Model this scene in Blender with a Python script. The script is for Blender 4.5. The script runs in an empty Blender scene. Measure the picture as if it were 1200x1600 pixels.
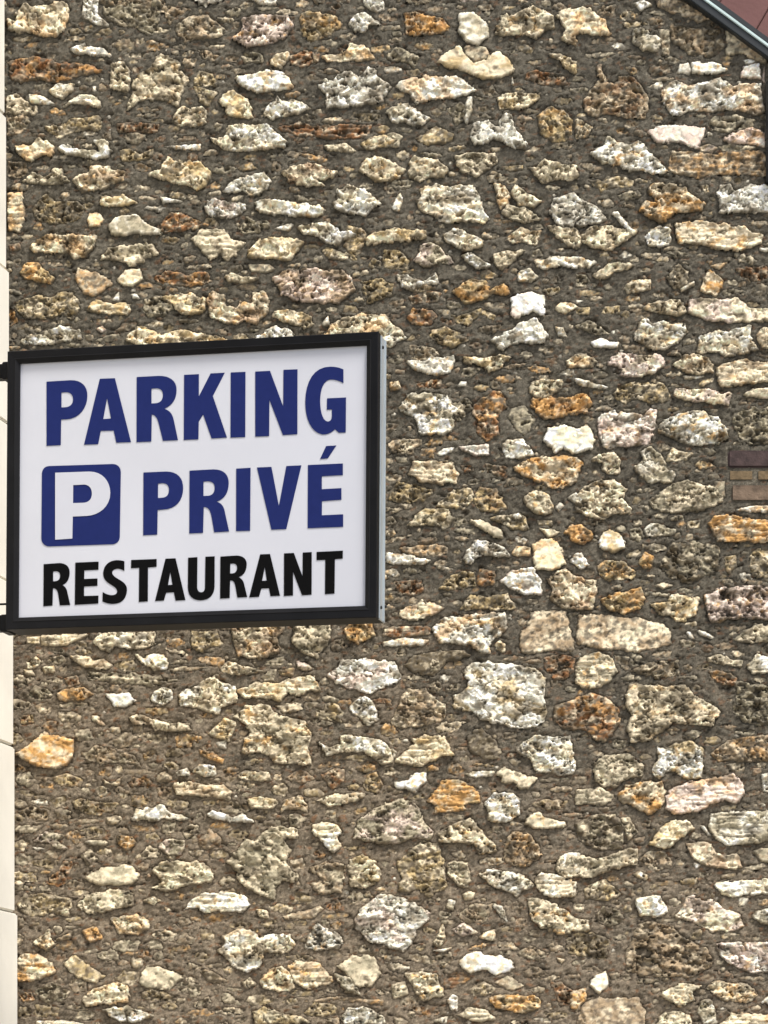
import bpy, bmesh, math
import numpy as np
from mathutils import Vector, Matrix

# ---------------------------------------------------------------- camera, light, exposure
S = bpy.context.scene
col = S.collection
F, HX, HY, D = 5000.0, 600.0, 1830.0, 8.0      # focal length, vertical axis and eye level in photo pixels; metres to the wall
M = D / F                                       # metres per photo pixel on the stone wall
EYE = 1.6
cam_d = bpy.data.cameras.new('camera'); cam = bpy.data.objects.new('camera', cam_d); col.objects.link(cam)
cam.location = (0, -D, EYE); cam.rotation_euler = (math.radians(90), 0, 0)
cam_d.sensor_fit = 'VERTICAL'; cam_d.sensor_height = 36; cam_d.lens = F / 1600 * 36
cam_d.shift_y = (HY - 800) / 1600; cam_d.clip_start = 0.05; cam_d.clip_end = 500
S.camera = cam

SUN_EL, SUN_AZ = math.radians(57), math.radians(42)   # azimuth from straight in front of the wall, minus = left
w = bpy.data.worlds.new('World'); S.world = w; w.use_nodes = True
nt = w.node_tree; bg = nt.nodes['Background']
sky = nt.nodes.new('ShaderNodeTexSky'); sky.sky_type = 'NISHITA'; sky.sun_disc = False
sky.sun_elevation = SUN_EL; sky.sun_rotation = math.pi - SUN_AZ
sky.air_density = 1.0; sky.dust_density = 3.0; sky.ozone_density = 1.0
nt.links.new(sky.outputs[0], bg.inputs[0]); bg.inputs[1].default_value = 0.12
sd_ = bpy.data.lights.new('sun', 'SUN'); sun = bpy.data.objects.new('sun', sd_); col.objects.link(sun)
sd_.energy = 3.6; sd_.angle = math.radians(18); sd_.color = (1.0, 0.965, 0.91)
sun.location = (0, -6, 8)
sun.rotation_euler = Vector((math.sin(-SUN_AZ) * math.cos(SUN_EL), math.cos(SUN_AZ) * math.cos(SUN_EL), -math.sin(SUN_EL))).to_track_quat('-Z', 'Y').to_euler()
S.view_settings.view_transform = 'Standard'; S.view_settings.look = 'None'
S.view_settings.gamma = 1; S.view_settings.use_curve_mapping = False
S.view_settings.exposure = 0.45

# ---------------------------------------------------------------- helpers
def lin(c):
    c = np.asarray(c, float) / 255
    return np.where(c <= .04045, c / 12.92, ((c + .055) / 1.055) ** 2.4)

def mat(name, rgb, rough=.8, metal=0.0, var=0.0, scale=8.0, bump=0.0, bscale=60.0, detail=6, spec=.4):
    m = bpy.data.materials.new(name); m.use_nodes = True
    n, l = m.node_tree.nodes, m.node_tree.links; b = n['Principled BSDF']
    b.inputs['Roughness'].default_value = rough; b.inputs['Metallic'].default_value = metal
    b.inputs['Specular IOR Level'].default_value = spec
    c = lin(rgb); b.inputs['Base Color'].default_value = (*c, 1)
    tc = n.new('ShaderNodeTexCoord')
    if var:
        t = n.new('ShaderNodeTexNoise'); t.inputs['Scale'].default_value = scale; t.inputs['Detail'].default_value = detail
        l.new(tc.outputs['Object'], t.inputs['Vector'])
        r = n.new('ShaderNodeValToRGB'); r.color_ramp.elements[0].position = .3; r.color_ramp.elements[1].position = .7
        r.color_ramp.elements[0].color = (*(c * (1 - var)), 1); r.color_ramp.elements[1].color = (*np.minimum(c * (1 + var * .6), 1), 1)
        l.new(t.outputs['Fac'], r.inputs[0]); l.new(r.outputs[0], b.inputs['Base Color'])
    if bump:
        t = n.new('ShaderNodeTexNoise'); t.inputs['Scale'].default_value = bscale; t.inputs['Detail'].default_value = 5
        l.new(tc.outputs['Object'], t.inputs['Vector'])
        bp = n.new('ShaderNodeBump'); bp.inputs['Strength'].default_value = bump; bp.inputs['Distance'].default_value = .002
        l.new(t.outputs['Fac'], bp.inputs['Height']); l.new(bp.outputs[0], b.inputs['Normal'])
    return m

def mat_mineral(name, grain, bump, rough=.85):
    """rock or mortar: its mineral colours and painted crevice shade sit in a colour attribute, grain and fine relief on top"""
    m = bpy.data.materials.new(name); m.use_nodes = True
    n, l = m.node_tree.nodes, m.node_tree.links; b = n['Principled BSDF']
    b.inputs['Roughness'].default_value = rough; b.inputs['Specular IOR Level'].default_value = .25
    a = n.new('ShaderNodeAttribute'); a.attribute_name = 'mineral'
    tc = n.new('ShaderNodeTexCoord')
    t = n.new('ShaderNodeTexNoise'); t.inputs['Scale'].default_value = 260; t.inputs['Detail'].default_value = 4; t.inputs['Roughness'].default_value = .7
    l.new(tc.outputs['Object'], t.inputs['Vector'])
    mr = n.new('ShaderNodeMapRange'); mr.inputs[1].default_value = .3; mr.inputs[2].default_value = .7
    mr.inputs[3].default_value = 1 - grain; mr.inputs[4].default_value = 1 + grain * .8
    l.new(t.outputs['Fac'], mr.inputs[0])
    vm = n.new('ShaderNodeVectorMath'); vm.operation = 'SCALE'
    l.new(a.outputs['Color'], vm.inputs[0]); l.new(mr.outputs[0], vm.inputs['Scale']); l.new(vm.outputs[0], b.inputs['Base Color'])
    t2 = n.new('ShaderNodeTexNoise'); t2.inputs['Scale'].default_value = 330; t2.inputs['Detail'].default_value = 4; t2.inputs['Roughness'].default_value = .65
    l.new(tc.outputs['Object'], t2.inputs['Vector'])
    bp = n.new('ShaderNodeBump'); bp.inputs['Strength'].default_value = bump; bp.inputs['Distance'].default_value = .003
    l.new(t2.outputs['Fac'], bp.inputs['Height']); l.new(bp.outputs[0], b.inputs['Normal'])
    return m

def link(name, me, m=None, parent=None):
    if m: me.materials.append(m)
    o = bpy.data.objects.new(name, me); col.objects.link(o)
    if parent: o.parent = parent
    return o

def thing(name, label, cat, loc=(0, 0, 0), group=None):
    o = bpy.data.objects.new(name, None); col.objects.link(o); o.location = loc
    o['label'] = label; o['category'] = cat
    if group: o['group'] = group
    return o

def mesh(name, verts, faces):
    me = bpy.data.meshes.new(name); me.from_pydata([tuple(map(float, v)) for v in verts], [], faces); me.update()
    return me

def big_mesh(name, V, Q, C, smooth=True):
    """V (n,3), quads Q (m,4), mineral colours C (n,3) linear"""
    me = bpy.data.meshes.new(name)
    me.vertices.add(len(V)); me.vertices.foreach_set('co', V.astype(np.float32).ravel())
    me.loops.add(Q.size); me.loops.foreach_set('vertex_index', Q.astype(np.int32).ravel())
    me.polygons.add(len(Q)); me.polygons.foreach_set('loop_start', np.arange(0, Q.size, 4, dtype=np.int32))
    me.polygons.foreach_set('loop_total', np.full(len(Q), 4, np.int32))
    at = me.color_attributes.new('mineral', 'FLOAT_COLOR', 'POINT')
    at.data.foreach_set('color', np.concatenate([C, np.ones((len(C), 1))], 1).astype(np.float32).ravel())
    me.update(calc_edges=True)
    me.polygons.foreach_set('use_smooth', np.full(len(Q), smooth))
    return me

def box_bm(bm, a, b, mtx=None):
    vs = [bm.verts.new(Vector((x, y, z))) for x in (a[0], b[0]) for y in (a[1], b[1]) for z in (a[2], b[2])]
    for f in ((0, 1, 3, 2), (4, 6, 7, 5), (0, 4, 5, 1), (2, 3, 7, 6), (0, 2, 6, 4), (1, 5, 7, 3)):
        bm.faces.new([vs[i] for i in f])
    if mtx is not None:
        for v in vs: v.co = mtx @ v.co
    return vs

def box(name, a, b, m, parent=None, bev=0.0, mtx=None, seg=2):
    bm = bmesh.new(); box_bm(bm, a, b)
    bmesh.ops.recalc_face_normals(bm, faces=bm.faces)
    if bev: bmesh.ops.bevel(bm, geom=bm.edges[:], offset=bev, segments=seg, affect='EDGES')
    if mtx is not None: bm.transform(mtx)
    me = bpy.data.meshes.new(name); bm.to_mesh(me); bm.free()
    return link(name, me, m, parent)

def px(x, y):                                   # photo pixel -> point on the stone wall's plane
    return ((x - HX) * M, EYE + (HY - y) * M)

# ---- numpy noise
def hsh(ix, iy, seed):
    h = (ix.astype(np.int64) * 374761393 + iy.astype(np.int64) * 668265263 + seed * 974634777) & 0xffffffff
    h = ((h ^ (h >> 13)) * 1274126177) & 0xffffffff
    h = ((h ^ (h >> 15)) * 2246822519) & 0xffffffff
    return ((h ^ (h >> 16)) & 0xffffff) / float(0xffffff)

def perlin(x, y, seed):
    ix, iy = np.floor(x), np.floor(y); fx, fy = x - ix, y - iy
    u, v = fx * fx * fx * (fx * (fx * 6 - 15) + 10), fy * fy * fy * (fy * (fy * 6 - 15) + 10)
    def g(dx, dy):
        a = hsh(ix + dx, iy + dy, seed) * 2 * np.pi
        return np.cos(a) * (fx - dx) + np.sin(a) * (fy - dy)
    return ((g(0, 0) * (1 - u) + g(1, 0) * u) * (1 - v) + (g(0, 1) * (1 - u) + g(1, 1) * u) * v) * 1.5

def fbm(x, y, seed, o=3, gain=.5):
    s, a, t = 0, 1.0, 0.0
    for i in range(o):
        s = s + a * perlin(x * 2 ** i, y * 2 ** i, seed + i * 17); t += a; a *= gain
    return s / t

def worley(x, y, seed):
    """nearest and second-nearest distance plus three random numbers and the offset for the nearest cell"""
    ix, iy = np.floor(x), np.floor(y)
    d1 = np.full(x.shape, 9.0); d2 = d1.copy(); cx = np.zeros(x.shape); cy = cx.copy(); ox = cx.copy(); oy = cx.copy()
    for dx in (-1, 0, 1):
        for dy in (-1, 0, 1):
            jx, jy = ix + dx, iy + dy
            px_, py_ = jx + hsh(jx, jy, seed), jy + hsh(jx, jy, seed + 5)
            d = np.hypot(x - px_, y - py_)
            n = d < d1
            d2 = np.where(n, d1, np.minimum(d2, d))
            d1 = np.where(n, d, d1); cx = np.where(n, jx, cx); cy = np.where(n, jy, cy)
            ox = np.where(n, x - px_, ox); oy = np.where(n, y - py_, oy)
    return d1, d2, cx, cy, ox, oy

def poly_sd(x, y, P):
    """signed distance, positive inside"""
    d = np.full(x.shape, 1e9); ins = np.zeros(x.shape, bool)
    n = len(P)
    for i in range(n):
        ax, ay = P[i]; bx, by = P[(i + 1) % n]
        ex, ey = bx - ax, by - ay
        t = np.clip(((x - ax) * ex + (y - ay) * ey) / max(ex * ex + ey * ey, 1e-9), 0, 1)
        d = np.minimum(d, (x - ax - t * ex) ** 2 + (y - ay - t * ey) ** 2)
        if ay != by:
            c = ((ay > y) != (by > y)) & (x < (bx - ax) * (y - ay) / (by - ay) + ax)
            ins ^= c
    d = np.sqrt(d)
    return np.where(ins, d, -d)

STONES = """
@0,0,4
CO.p 45,120 100,130 110,60 150,25 200,45 250,50 340,15 410,20 432,100 400,180 340,232 270,228 200,200 100,205 50,180
W.p 520,0 610,0 610,100 680,160 600,150 560,120 510,110
GD.p 640,-20 1010,-20 1000,60 990,170 1060,185 930,215 850,170 720,150 660,100
W 445,310 480,290 560,300 640,300 690,348 600,352 540,335 460,328
RO.p 50,385 120,370 200,355 330,385 440,400 560,405 635,448 540,460 440,495 350,510 200,495 130,515 60,490
CW 310,570 355,525 460,530 450,570 390,615 350,600
CW 400,670 440,630 500,600 570,600 630,640 625,668 540,655 460,645
CW 180,590 250,600 340,650 280,655 190,635
CD.p 40,600 100,590 160,640 230,670 230,710 130,715 40,720
TG.p 40,720 150,720 190,760 140,830 50,850
YC.p 280,790 380,790 450,735 520,740 630,730 630,810 520,810 440,830 370,865 320,830
CD.p 695,400 770,390 810,450 800,575 740,565 690,540
CG.p 840,500 960,400 1000,340 1125,385 1110,440 1175,490 1110,668 1030,620 900,625 790,690 830,570
RD.p 730,780 800,765 1000,780 980,825 860,820 740,825
CO 92,910 180,920 250,865 290,890 340,920 330,965 260,965 190,1005 120,970
WG 365,920 400,905 500,945 570,940 640,950 580,870 670,890 680,940 710,950 660,980 600,990 480,975 390,945
YD.p 750,940 800,930 870,970 950,930 950,970 860,1000 760,1010
TD.p 50,1010 160,1020 170,1080 130,1110 50,1100
GC.p 140,1130 200,1080 280,1110 350,1050 390,1060 390,1100 430,1130 330,1150 200,1145
CT.p 455,1120 500,1095 550,1080 560,1040 640,1030 700,1060 790,1075 780,1115 700,1150 640,1180 520,1200 480,1160
CY.p 930,1085 1000,1060 1050,990 1130,1020 1250,1010 1320,1080 1290,1170 1230,1195 1200,1165 1080,1140 1000,1120
TC.p 1105,160 1130,140 1200,95 1300,100 1400,180 1370,230 1210,245 1160,265 1110,200
CD.p 1075,760 1110,690 1150,670 1200,690 1280,690 1290,760 1210,790 1120,780
W 1030,915 1190,905 1260,900 1250,940 1120,930
W 580,540 600,540 600,575 580,570
TD.p 540,0 900,-40 1010,-30 1030,40 1200,60 1100,100 1060,150 1030,80
@300,0,4
W 350,-30 530,-30 525,30 450,28 400,12
TD.p 40,315 100,315 165,350 140,380 70,370
LD.p 255,240 320,190 310,130 330,105 400,100 480,100 600,105 635,160 570,240 450,280 340,285
GD.p 300,350 350,320 440,345 440,385 330,390
C 490,380 520,345 600,325 610,360 560,425 500,405
RD 610,350 700,320 790,340 790,380 680,420 620,390
YO.p 680,90 740,75 860,95 935,140 930,165 880,180 870,225 790,240 740,270 700,220 680,160
W.p 985,150 1020,95 1080,85 1180,150 1100,160 1075,205 1020,185
W.p 1070,-30 1190,-30 1195,60 1150,80 1080,30
CO 810,350 860,345 930,345 1000,280 1080,290 1135,365 1000,380 850,385
WD.p 790,540 840,500 890,510 920,460 990,450 1060,500 1100,420 1145,430 1150,480 1250,540 1190,620 1150,650 960,665 850,670 840,590
WO 270,480 400,470 430,445 560,455 610,500 630,545 410,582 300,530
CY 175,630 200,590 260,578 340,620 365,680 385,738 230,725 210,680
WC.p 450,710 470,660 520,640 530,600 560,630 640,630 735,675 690,700 600,720 500,745
YC.p 20,490 50,445 130,470 150,530 90,535 20,530
YC.p 10,540 100,560 155,580 110,655 60,640
CD.p 0,680 60,665 85,700 80,750 10,780
CW.p 125,860 200,870 230,800 300,780 400,790 460,780 540,850 590,880 580,920 450,935 300,950 200,940 140,890
RD.l 540,800 660,770 790,790 1000,780 1120,780 1100,840 950,870 800,850 660,845
CY.p 1060,900 1120,860 1200,850 1280,880 1230,910 1100,935
GC.p 830,910 960,900 1020,940 960,955 850,940
CY.p 1035,1060 1080,1000 1200,990 1290,1040 1330,1070 1290,1110 1150,1140 1100,1100
CR.p 640,1040 740,1020 850,1060 910,1080 870,1105 770,1130 820,1160 720,1165 610,1130 560,1080
@600,0,4
OR.p 120,85 200,80 250,95 360,115 400,180 300,215 220,220 150,215
GW.s 470,90 570,85 620,130 655,190 640,235 585,280 520,255 470,200
CG.p 690,215 720,150 730,100 810,95 850,75 930,35 1000,70 1060,100 1065,180 1000,190 950,245 880,215 780,215
CO 1085,100 1110,70 1240,45 1290,60 1330,110 1385,130 1390,180 1420,210 1300,218 1210,200 1195,290 1110,240 1140,180
GD.p 20,350 80,290 150,330 215,360 190,420 150,400 100,370 60,380
CY.s 335,395 380,340 470,292 510,350 560,400 640,385 655,350 720,333 780,370 812,450 700,485 630,492 540,460 440,430 380,415
WO 75,545 100,510 270,478 410,480 490,495 575,565 500,595 340,620 200,642 160,580
W 800,480 815,535 795,525
CY.p 710,610 820,575 900,590 980,585 975,610 880,675 720,685
CY.p 1035,340 1100,340 1200,390 1200,460 1160,450 1100,380
RD.p 885,460 960,440 1100,470 1150,520 1000,530 890,490
WG.p 15,700 60,670 150,645 210,700 290,740 240,780 110,765 50,755
WG 520,610 552,600 550,690 515,775 500,740
GD.p 400,680 430,670 480,640 510,660 500,740 450,780
W.p 545,860 560,770 650,755 690,790 720,790 745,710 780,720 820,810 890,900 880,935 820,920 690,860 620,900 570,900
YO.p 955,730 1040,670 1120,690 1170,740 1175,830 1130,880 1050,885 990,850 970,790
GC.p 0,850 60,830 110,850 90,915 0,915
DY.s 200,870 330,790 430,840 420,880 260,910
CG.p 150,1070 180,980 240,990 330,1000 400,1060 380,1100 280,1100 220,1140 160,1110
GC.p 445,980 560,955 700,970 710,1010 640,1060 580,1110 490,1080 460,1030
YD.p 730,1040 870,1030 870,1060 790,1075
CG.p 900,1050 960,1040 1000,1000 1090,1020 1200,1040 1220,1100 1180,1125 1090,1120 1000,1140 940,1090
GT.s 500,290 640,300 655,370 570,385 510,340
@900,0,4
WG 360,20 420,0 480,30 400,70
TC 490,-20 640,0 700,30 850,125 760,140 690,100 600,75 520,35
TD.p 440,120 520,100 555,130 540,155 470,150
GW.p 350,260 360,185 420,180 460,220 530,250 510,325 430,320
GT 520,190 585,190 580,340 545,340
DT.p 590,160 700,180 900,180 930,300 840,350 700,330 600,250
GT.s 935,170 1050,190 1190,330 1180,400 1120,380 1030,330 945,340
W.s 635,455 645,400 700,395 725,440 710,462
W.s 725,455 725,395 760,385 790,400 850,390 945,435 900,450 800,462
LW.s 1030,480 1050,420 1140,400 1155,490
W 1040,380 1080,370 1120,380 1100,400 1060,398
L 1160,500 1180,410 1180,520
TR.p 48,640 100,550 140,520 135,415 160,410 180,500 250,540 260,480 330,470 400,520 450,640 430,735 310,735 200,700 150,720 90,715 60,690
WO.p 535,600 560,540 620,505 700,540 780,520 850,510 900,495 980,540 1150,520 1175,700 1120,715 970,680 850,690 700,690 650,720 590,715 550,650
GD.l 830,770 870,730 1000,720 1120,750 1100,800 950,820 840,810
LW.s 450,820 530,790 600,780 700,795 800,800 790,860 760,925 700,915 680,895 560,885 500,880
LO 925,870 1000,830 1090,800 1180,830 1180,915 1050,900 960,890
GT 890,920 960,900 1120,920 1050,950 920,945
TO.l 575,1050 600,950 720,945 850,965 1000,950 1150,940 1185,960 1190,1100 1050,1085 850,1090 780,1110 620,1085
WG.p 95,960 180,900 200,860 260,890 330,910 400,880 460,960 550,1040 570,1070 480,1080 420,1060 340,1075 290,1040 200,1020 160,1020
CD.p 0,750 40,760 100,800 70,850 0,870
YC.p 90,1130 170,1140 200,1105 300,1100 360,1130 340,1170 240,1165 150,1190
TL 770,920 830,900 890,925 850,950 780,945
@0,270,4
CO.l 50,130 135,125 150,270 125,365 50,360
DY.p 200,235 250,160 300,130 320,180 480,185 530,230 500,285 400,320 270,310
CY 625,195 635,145 700,160 770,140 860,190 760,205 680,212
W 1000,150 1060,160 1140,180 1020,188
CO.s 545,300 560,255 620,250 650,290 620,335 560,335
GW.s 680,340 720,285 790,275 860,270 910,320 1010,355 1000,385 920,390 860,375 760,395 700,380
RO.p 1000,330 1060,260 1150,260 1220,290 1300,330 1200,345 1130,365 1010,370
CO.p 185,460 240,430 300,385 400,390 480,390 600,400 600,450 530,525 460,535 430,495 310,495 220,500
CG.p 625,540 680,470 790,460 900,445 960,455 1000,510 900,535 910,560 820,580 780,560 740,540
OY.p 125,635 160,565 240,570 290,610 340,660 320,690 230,680 170,660
TO.s 470,670 490,600 560,620 640,640 700,685 650,740 570,770 520,750
C.s 735,670 800,605 870,605 890,660 830,710 770,700
RO.p 965,660 1040,620 1180,640 1290,620 1320,680 1200,705 1090,700 1000,690
YC.p 85,830 150,790 230,770 340,780 370,745 450,745 490,800 490,870 450,915 400,880 280,905 160,905 110,860
CY.l 545,850 590,800 680,815 820,820 800,885 680,880 570,865
W 700,800 740,745 745,800
W 820,760 850,755 875,785 830,785
GD.p 895,860 910,790 1000,770 1060,800 1080,850 1040,890 980,890 930,890
CY.p 1010,780 1100,765 1200,760 1290,790 1280,860 1200,890 1140,880 1090,830
WG.p 130,1040 200,1020 280,1000 370,960 430,970 490,980 510,1030 400,1050 330,1075 150,1070
LO 600,975 640,955 660,980 640,998
CY.p 785,1035 820,1000 890,965 950,985 1010,1020 1130,985 1190,1000 1250,1015 1310,1012 1420,1045 1300,1100 900,1100
RT.p 50,450 120,440 140,480 60,490
@300,270,4
WG.p 195,110 270,50 340,30 450,0 490,50 470,100 400,140 360,140 320,110 220,125
WL.p 80,240 95,180 140,160 200,185 330,195 330,235 280,265 200,285 130,270
WC 395,195 430,170 520,168 620,190 700,200 780,200 830,225 815,265 740,272 640,262 510,265 430,245
WC.p 880,190 915,160 910,110 980,85 1080,105 1130,150 1180,190 1130,220 1080,265 1000,250 930,240 900,215
GD.p 290,350 340,280 400,300 460,300 480,330 420,370 330,385
CG.l 0,410 60,360 200,355 250,420 330,440 280,500 225,550 180,500 130,540 110,545 70,500 20,440
W 515,350 600,320 640,325 600,362
CY 340,525 400,440 460,412 600,410 700,430 690,450 620,540 590,552 500,535 440,540
WC.p 665,340 760,325 860,318 930,370 1000,365 1020,385 950,420 910,455 830,430 790,400 700,380
YT.p 950,450 980,330 1060,350 1090,380 1050,500 1000,520
YC.p 815,480 850,470 950,500 1000,510 1040,550 920,540 840,520
CY.p 1080,420 1150,375 1200,370 1280,350 1460,370 1465,410 1360,420 1290,430 1200,430 1100,460
CG.p 210,650 240,630 310,650 420,660 340,685 230,685
LT.p 495,665 540,640 600,610 700,605 760,600 800,610 860,620 940,610 980,640 1020,730 960,780 900,810 700,810 640,785 560,760 550,720
CR.p 90,800 130,745 210,770 200,830 280,850 300,800 380,820 380,760 440,735 480,800 470,870 400,945 340,920 300,945 220,935 120,900
GT.s 355,570 480,570 520,600 470,625 370,620
CY.p 500,900 520,870 600,858 680,875 740,900 758,945 700,975 660,960 580,930
W 815,940 850,895 855,950 820,960
CO.p 830,1010 870,950 980,900 1050,885 1200,890 1260,960 1200,1020 1000,1080 850,1080
W.p 390,1030 520,965 600,985 640,1030 600,1100 400,1100
YD.p 1060,680 1180,660 1260,700 1250,760 1100,820
@600,270,4
WC 45,215 100,120 118,160 95,240 60,235
CW.p 205,175 240,165 230,100 330,70 400,90 550,75 600,150 620,250 648,290 640,320 540,300 480,300 400,310 350,300 320,265 260,250 230,230
CO.p 690,70 750,80 790,150 770,200 730,230 710,170
CG.p 790,120 830,80 900,135 980,180 930,215 850,200
GC.p 740,250 770,200 880,220 980,290 900,315 800,290
WD.p 1030,240 1060,170 1130,140 1190,130 1240,180 1240,260 1200,300 1180,330 1130,340 1080,310
CD.p 1020,330 1100,340 1200,350 1250,400 1220,470 1140,450 1080,400
CW.p 375,390 430,355 490,360 530,385 620,420 620,460 520,480 450,465 400,430
CO.p 770,415 850,340 920,370 985,365 945,455 860,430 800,440
GL.p 185,550 230,500 230,460 290,435 350,470 400,530 430,560 350,570 250,590
WG.p 490,520 540,500 600,540 660,575 640,600 570,590 530,560
CG.p 680,515 780,490 890,485 830,520 800,560 750,605 700,590 700,550
YD.p 0,480 100,490 155,550 140,600 60,595 0,590
WC.p 85,640 140,640 200,670 270,680 330,630 340,690 240,700 170,730 110,715
OY.p 430,740 490,700 540,670 640,680 660,740 740,700 790,740 770,760 680,755 620,790 520,820 470,780
DR.p 160,780 270,740 360,750 330,800 180,820
WG.p 830,650 860,610 910,600 960,655 910,680 850,675
CW 945,550 1000,550 1040,530 1200,530 1320,560 1280,590 1170,590 1080,575 1000,600 960,590
WL.s 795,890 800,780 920,745 1000,765 1000,885 920,875 820,905
RO.p 150,910 180,850 300,860 330,900 290,945 180,945
YD.p 430,890 510,890 600,850 700,900 690,920 600,880 520,950 450,930
YT.p 280,1030 300,980 380,965 450,1000 530,1040 430,1090 350,1075
W 665,1045 790,990 860,935 960,910 1020,1010 1000,1065 850,1060 800,1065 740,1105 700,1080
CO 1070,850 1100,815 1170,810 1210,840 1130,880
WG.p 1065,960 1120,970 1145,1030 1090,1020
CW.p 40,955 90,970 140,1030 90,1050 40,1090 0,1090 -60,1080 -40,1000
TY.p 180,700 260,690 330,720 250,745 180,740
@900,270,4
OC.p 395,230 430,180 520,200 450,110 500,65 560,75 620,90 680,100 740,160 805,200 790,240 640,240 590,280 540,308 480,290
CG.p 780,80 830,70 830,130 800,130
W.p 885,130 900,80 960,70 990,120 1060,85 1160,75 1200,130 1200,210 1130,250 1050,245 900,250 905,190
WG.p 430,400 470,360 520,335 590,360 590,440 520,462 450,450
CO.l 615,320 700,310 800,305 900,325 1050,345 1100,380 1170,390 1160,440 1020,480 860,470 800,445 640,435
WD.p 0,170 60,180 130,220 190,290 130,320 30,330 0,320
CD.p 15,410 90,340 200,330 320,370 380,365 300,430 220,480 100,465 50,440
W 230,255 260,250 340,350 380,370 340,380
W 1145,470 1200,480 1200,505 1150,490
CG.p 105,640 200,575 300,565 360,580 310,605 240,620 180,665
DC.p 570,650 640,570 690,620 700,700 610,720
CG.p 300,720 340,680 460,670 460,735 370,745 320,750
CW 650,720 740,675 740,700 660,745
CO 835,580 945,560 900,605
OC 785,740 800,660 840,612 915,670 910,715 870,768
RD.p 1000,600 1190,590 1190,660 1080,690
CD.p 420,850 450,820 570,800 650,790 690,870 640,895 540,880 480,865
CL 705,870 710,790 780,785 900,800 1000,785 1080,850 1210,860 1210,920 1100,925 960,930 800,910
CW.p 360,1010 400,975 390,940 430,920 480,940 540,925 580,950 680,940 700,1000 640,1050 550,1108 480,1105 400,1060 380,1040
CW.p 760,1120 780,1020 880,990 960,1000 1000,970 1090,960 1090,1010 1130,1110 1050,1120 940,1140 870,1115
CT.p 1130,1020 1170,970 1210,960 1210,1100 1160,1090
W.s 100,1060 150,1035 200,1055 262,1060 255,1092 110,1085
YD.s 180,840 270,830 270,880 160,880
YD.s 0,840 90,840 80,885 0,880
W 0,795 45,800 0,825
GD.p 0,960 80,930 150,960 200,1010 120,1010
GD.p 0,630 60,640 90,680 60,720 0,710
@600,540,4
W 140,95 180,90 220,105 270,95 300,65 360,80 430,65 435,120 405,175 320,175 270,175 200,150
CY.p 500,75 620,80 720,60 800,75 740,110 720,145 650,160 620,120 520,105
RO.p 200,240 300,210 360,215 350,265 220,265
OC.p 35,230 90,220 110,270 40,280
W 460,255 480,225 515,225 510,250
WG.p 90,390 150,310 240,300 400,310 420,370 468,410 430,440 435,500 380,560 320,550 250,555 215,545 205,470 190,445 110,415
TC.p 20,610 60,590 180,590 240,590 240,620 180,640 180,680 80,675 30,640
W 325,680 370,645 440,635 420,665 350,690
WL 470,635 550,630 655,620 655,680 570,685 510,660
CT.l 150,805 190,725 300,730 420,730 465,810 450,860 300,858 220,840 200,815
RO.p 550,420 570,370 680,290 740,300 770,380 700,450 720,560 640,600 570,540 600,470
WC.p 740,620 770,590 860,590 900,620 935,680 860,705 760,700 750,650
CG.p 900,260 940,220 1040,215 1120,225 1100,275 1020,320 950,320 910,290
OR.p 920,380 930,330 1060,320 1180,325 1250,300 1300,360 1260,420 1150,430 1080,460 1000,450 950,410
CW.s 1000,590 1030,520 1120,500 1200,520 1280,515 1320,590 1300,640 1180,680 1130,640 1070,670
OC.p 815,765 900,710 1000,690 1200,700 1240,740 1200,840 1120,895 1060,890 980,850 870,810
GD.s 780,440 800,390 870,380 940,460 880,560 830,530
RD.p 480,750 540,740 560,780 500,795
DR.p 630,740 770,760 750,820 650,790
YD.p 30,960 80,860 200,870 300,910 250,970 100,975
YC.p 330,1000 440,900 540,890 560,960 500,1020 380,1010
YR.p 560,960 600,880 700,900 760,1020 650,1040 580,1010
GY.p 150,1120 210,1060 260,1020 400,1030 440,1080 380,1160 340,1120 250,1120
GD.p 430,1075 500,1070 520,1110 440,1130
GC.s 540,1095 600,1090 720,1150 740,1200 680,1190
YC.p 660,1080 760,1060 840,1045 880,1080 900,1150 800,1140
W 800,1060 840,1045 870,1075 820,1085
CG.p 875,970 900,930 950,905 1020,930 1060,1010 1040,1050 960,1055 900,1010
W 1070,1010 1100,980 1125,1000 1090,1040
CG.s 965,1140 1060,1150 1110,1170 1030,1200
YC 960,1090 1050,1095 1050,1120 970,1120
WG 1145,950 1200,915 1240,960 1230,990 1190,985
GD.p 350,400 420,370 520,330 560,380 500,440 470,480
DT.p 160,0 320,20 340,60 250,95 180,80
@900,540,4
CO.p -60,100 0,60 60,55 130,100 100,130 -50,135
LC.p 205,120 210,75 260,55 400,60 520,60 560,100 540,130 480,170 380,190 270,190 290,150 260,125
CT.p 610,120 680,60 740,55 820,80 860,130 850,165 760,180 680,165
CT.l 875,140 940,110 1050,90 1100,110 1200,100 1210,215 1050,240 910,262 890,200
WC 670,190 800,190 760,208 680,208
WG.p -20,210 30,210 100,235 205,265 120,262 20,245
YC.p 240,300 290,240 440,230 540,245 575,270 575,340 480,360 430,345 340,330 310,365 260,330
CL.p 615,310 630,272 780,275 850,280 900,305 970,295 950,365 850,362 700,340
CL 1045,305 1110,275 1210,265 1210,340 1150,325
LW.p 135,450 180,430 240,412 300,430 420,430 460,400 500,405 490,500 455,612 380,615 300,630 190,640 150,590
WG.p 505,520 560,460 640,440 720,412 800,415 880,450 940,520 950,580 900,610 780,625 690,610 600,570 520,540
GD.p 990,420 1080,390 1210,390 1210,600 1100,615 1030,580 980,500
CD.p 90,715 140,680 240,675 275,720 270,800 200,805 165,770 170,730
GW.p 365,760 420,720 410,660 460,630 520,680 570,740 560,780 620,800 600,850 520,850 470,858 400,830
CG.p 565,720 600,640 640,665 730,675 690,710 620,730
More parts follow.
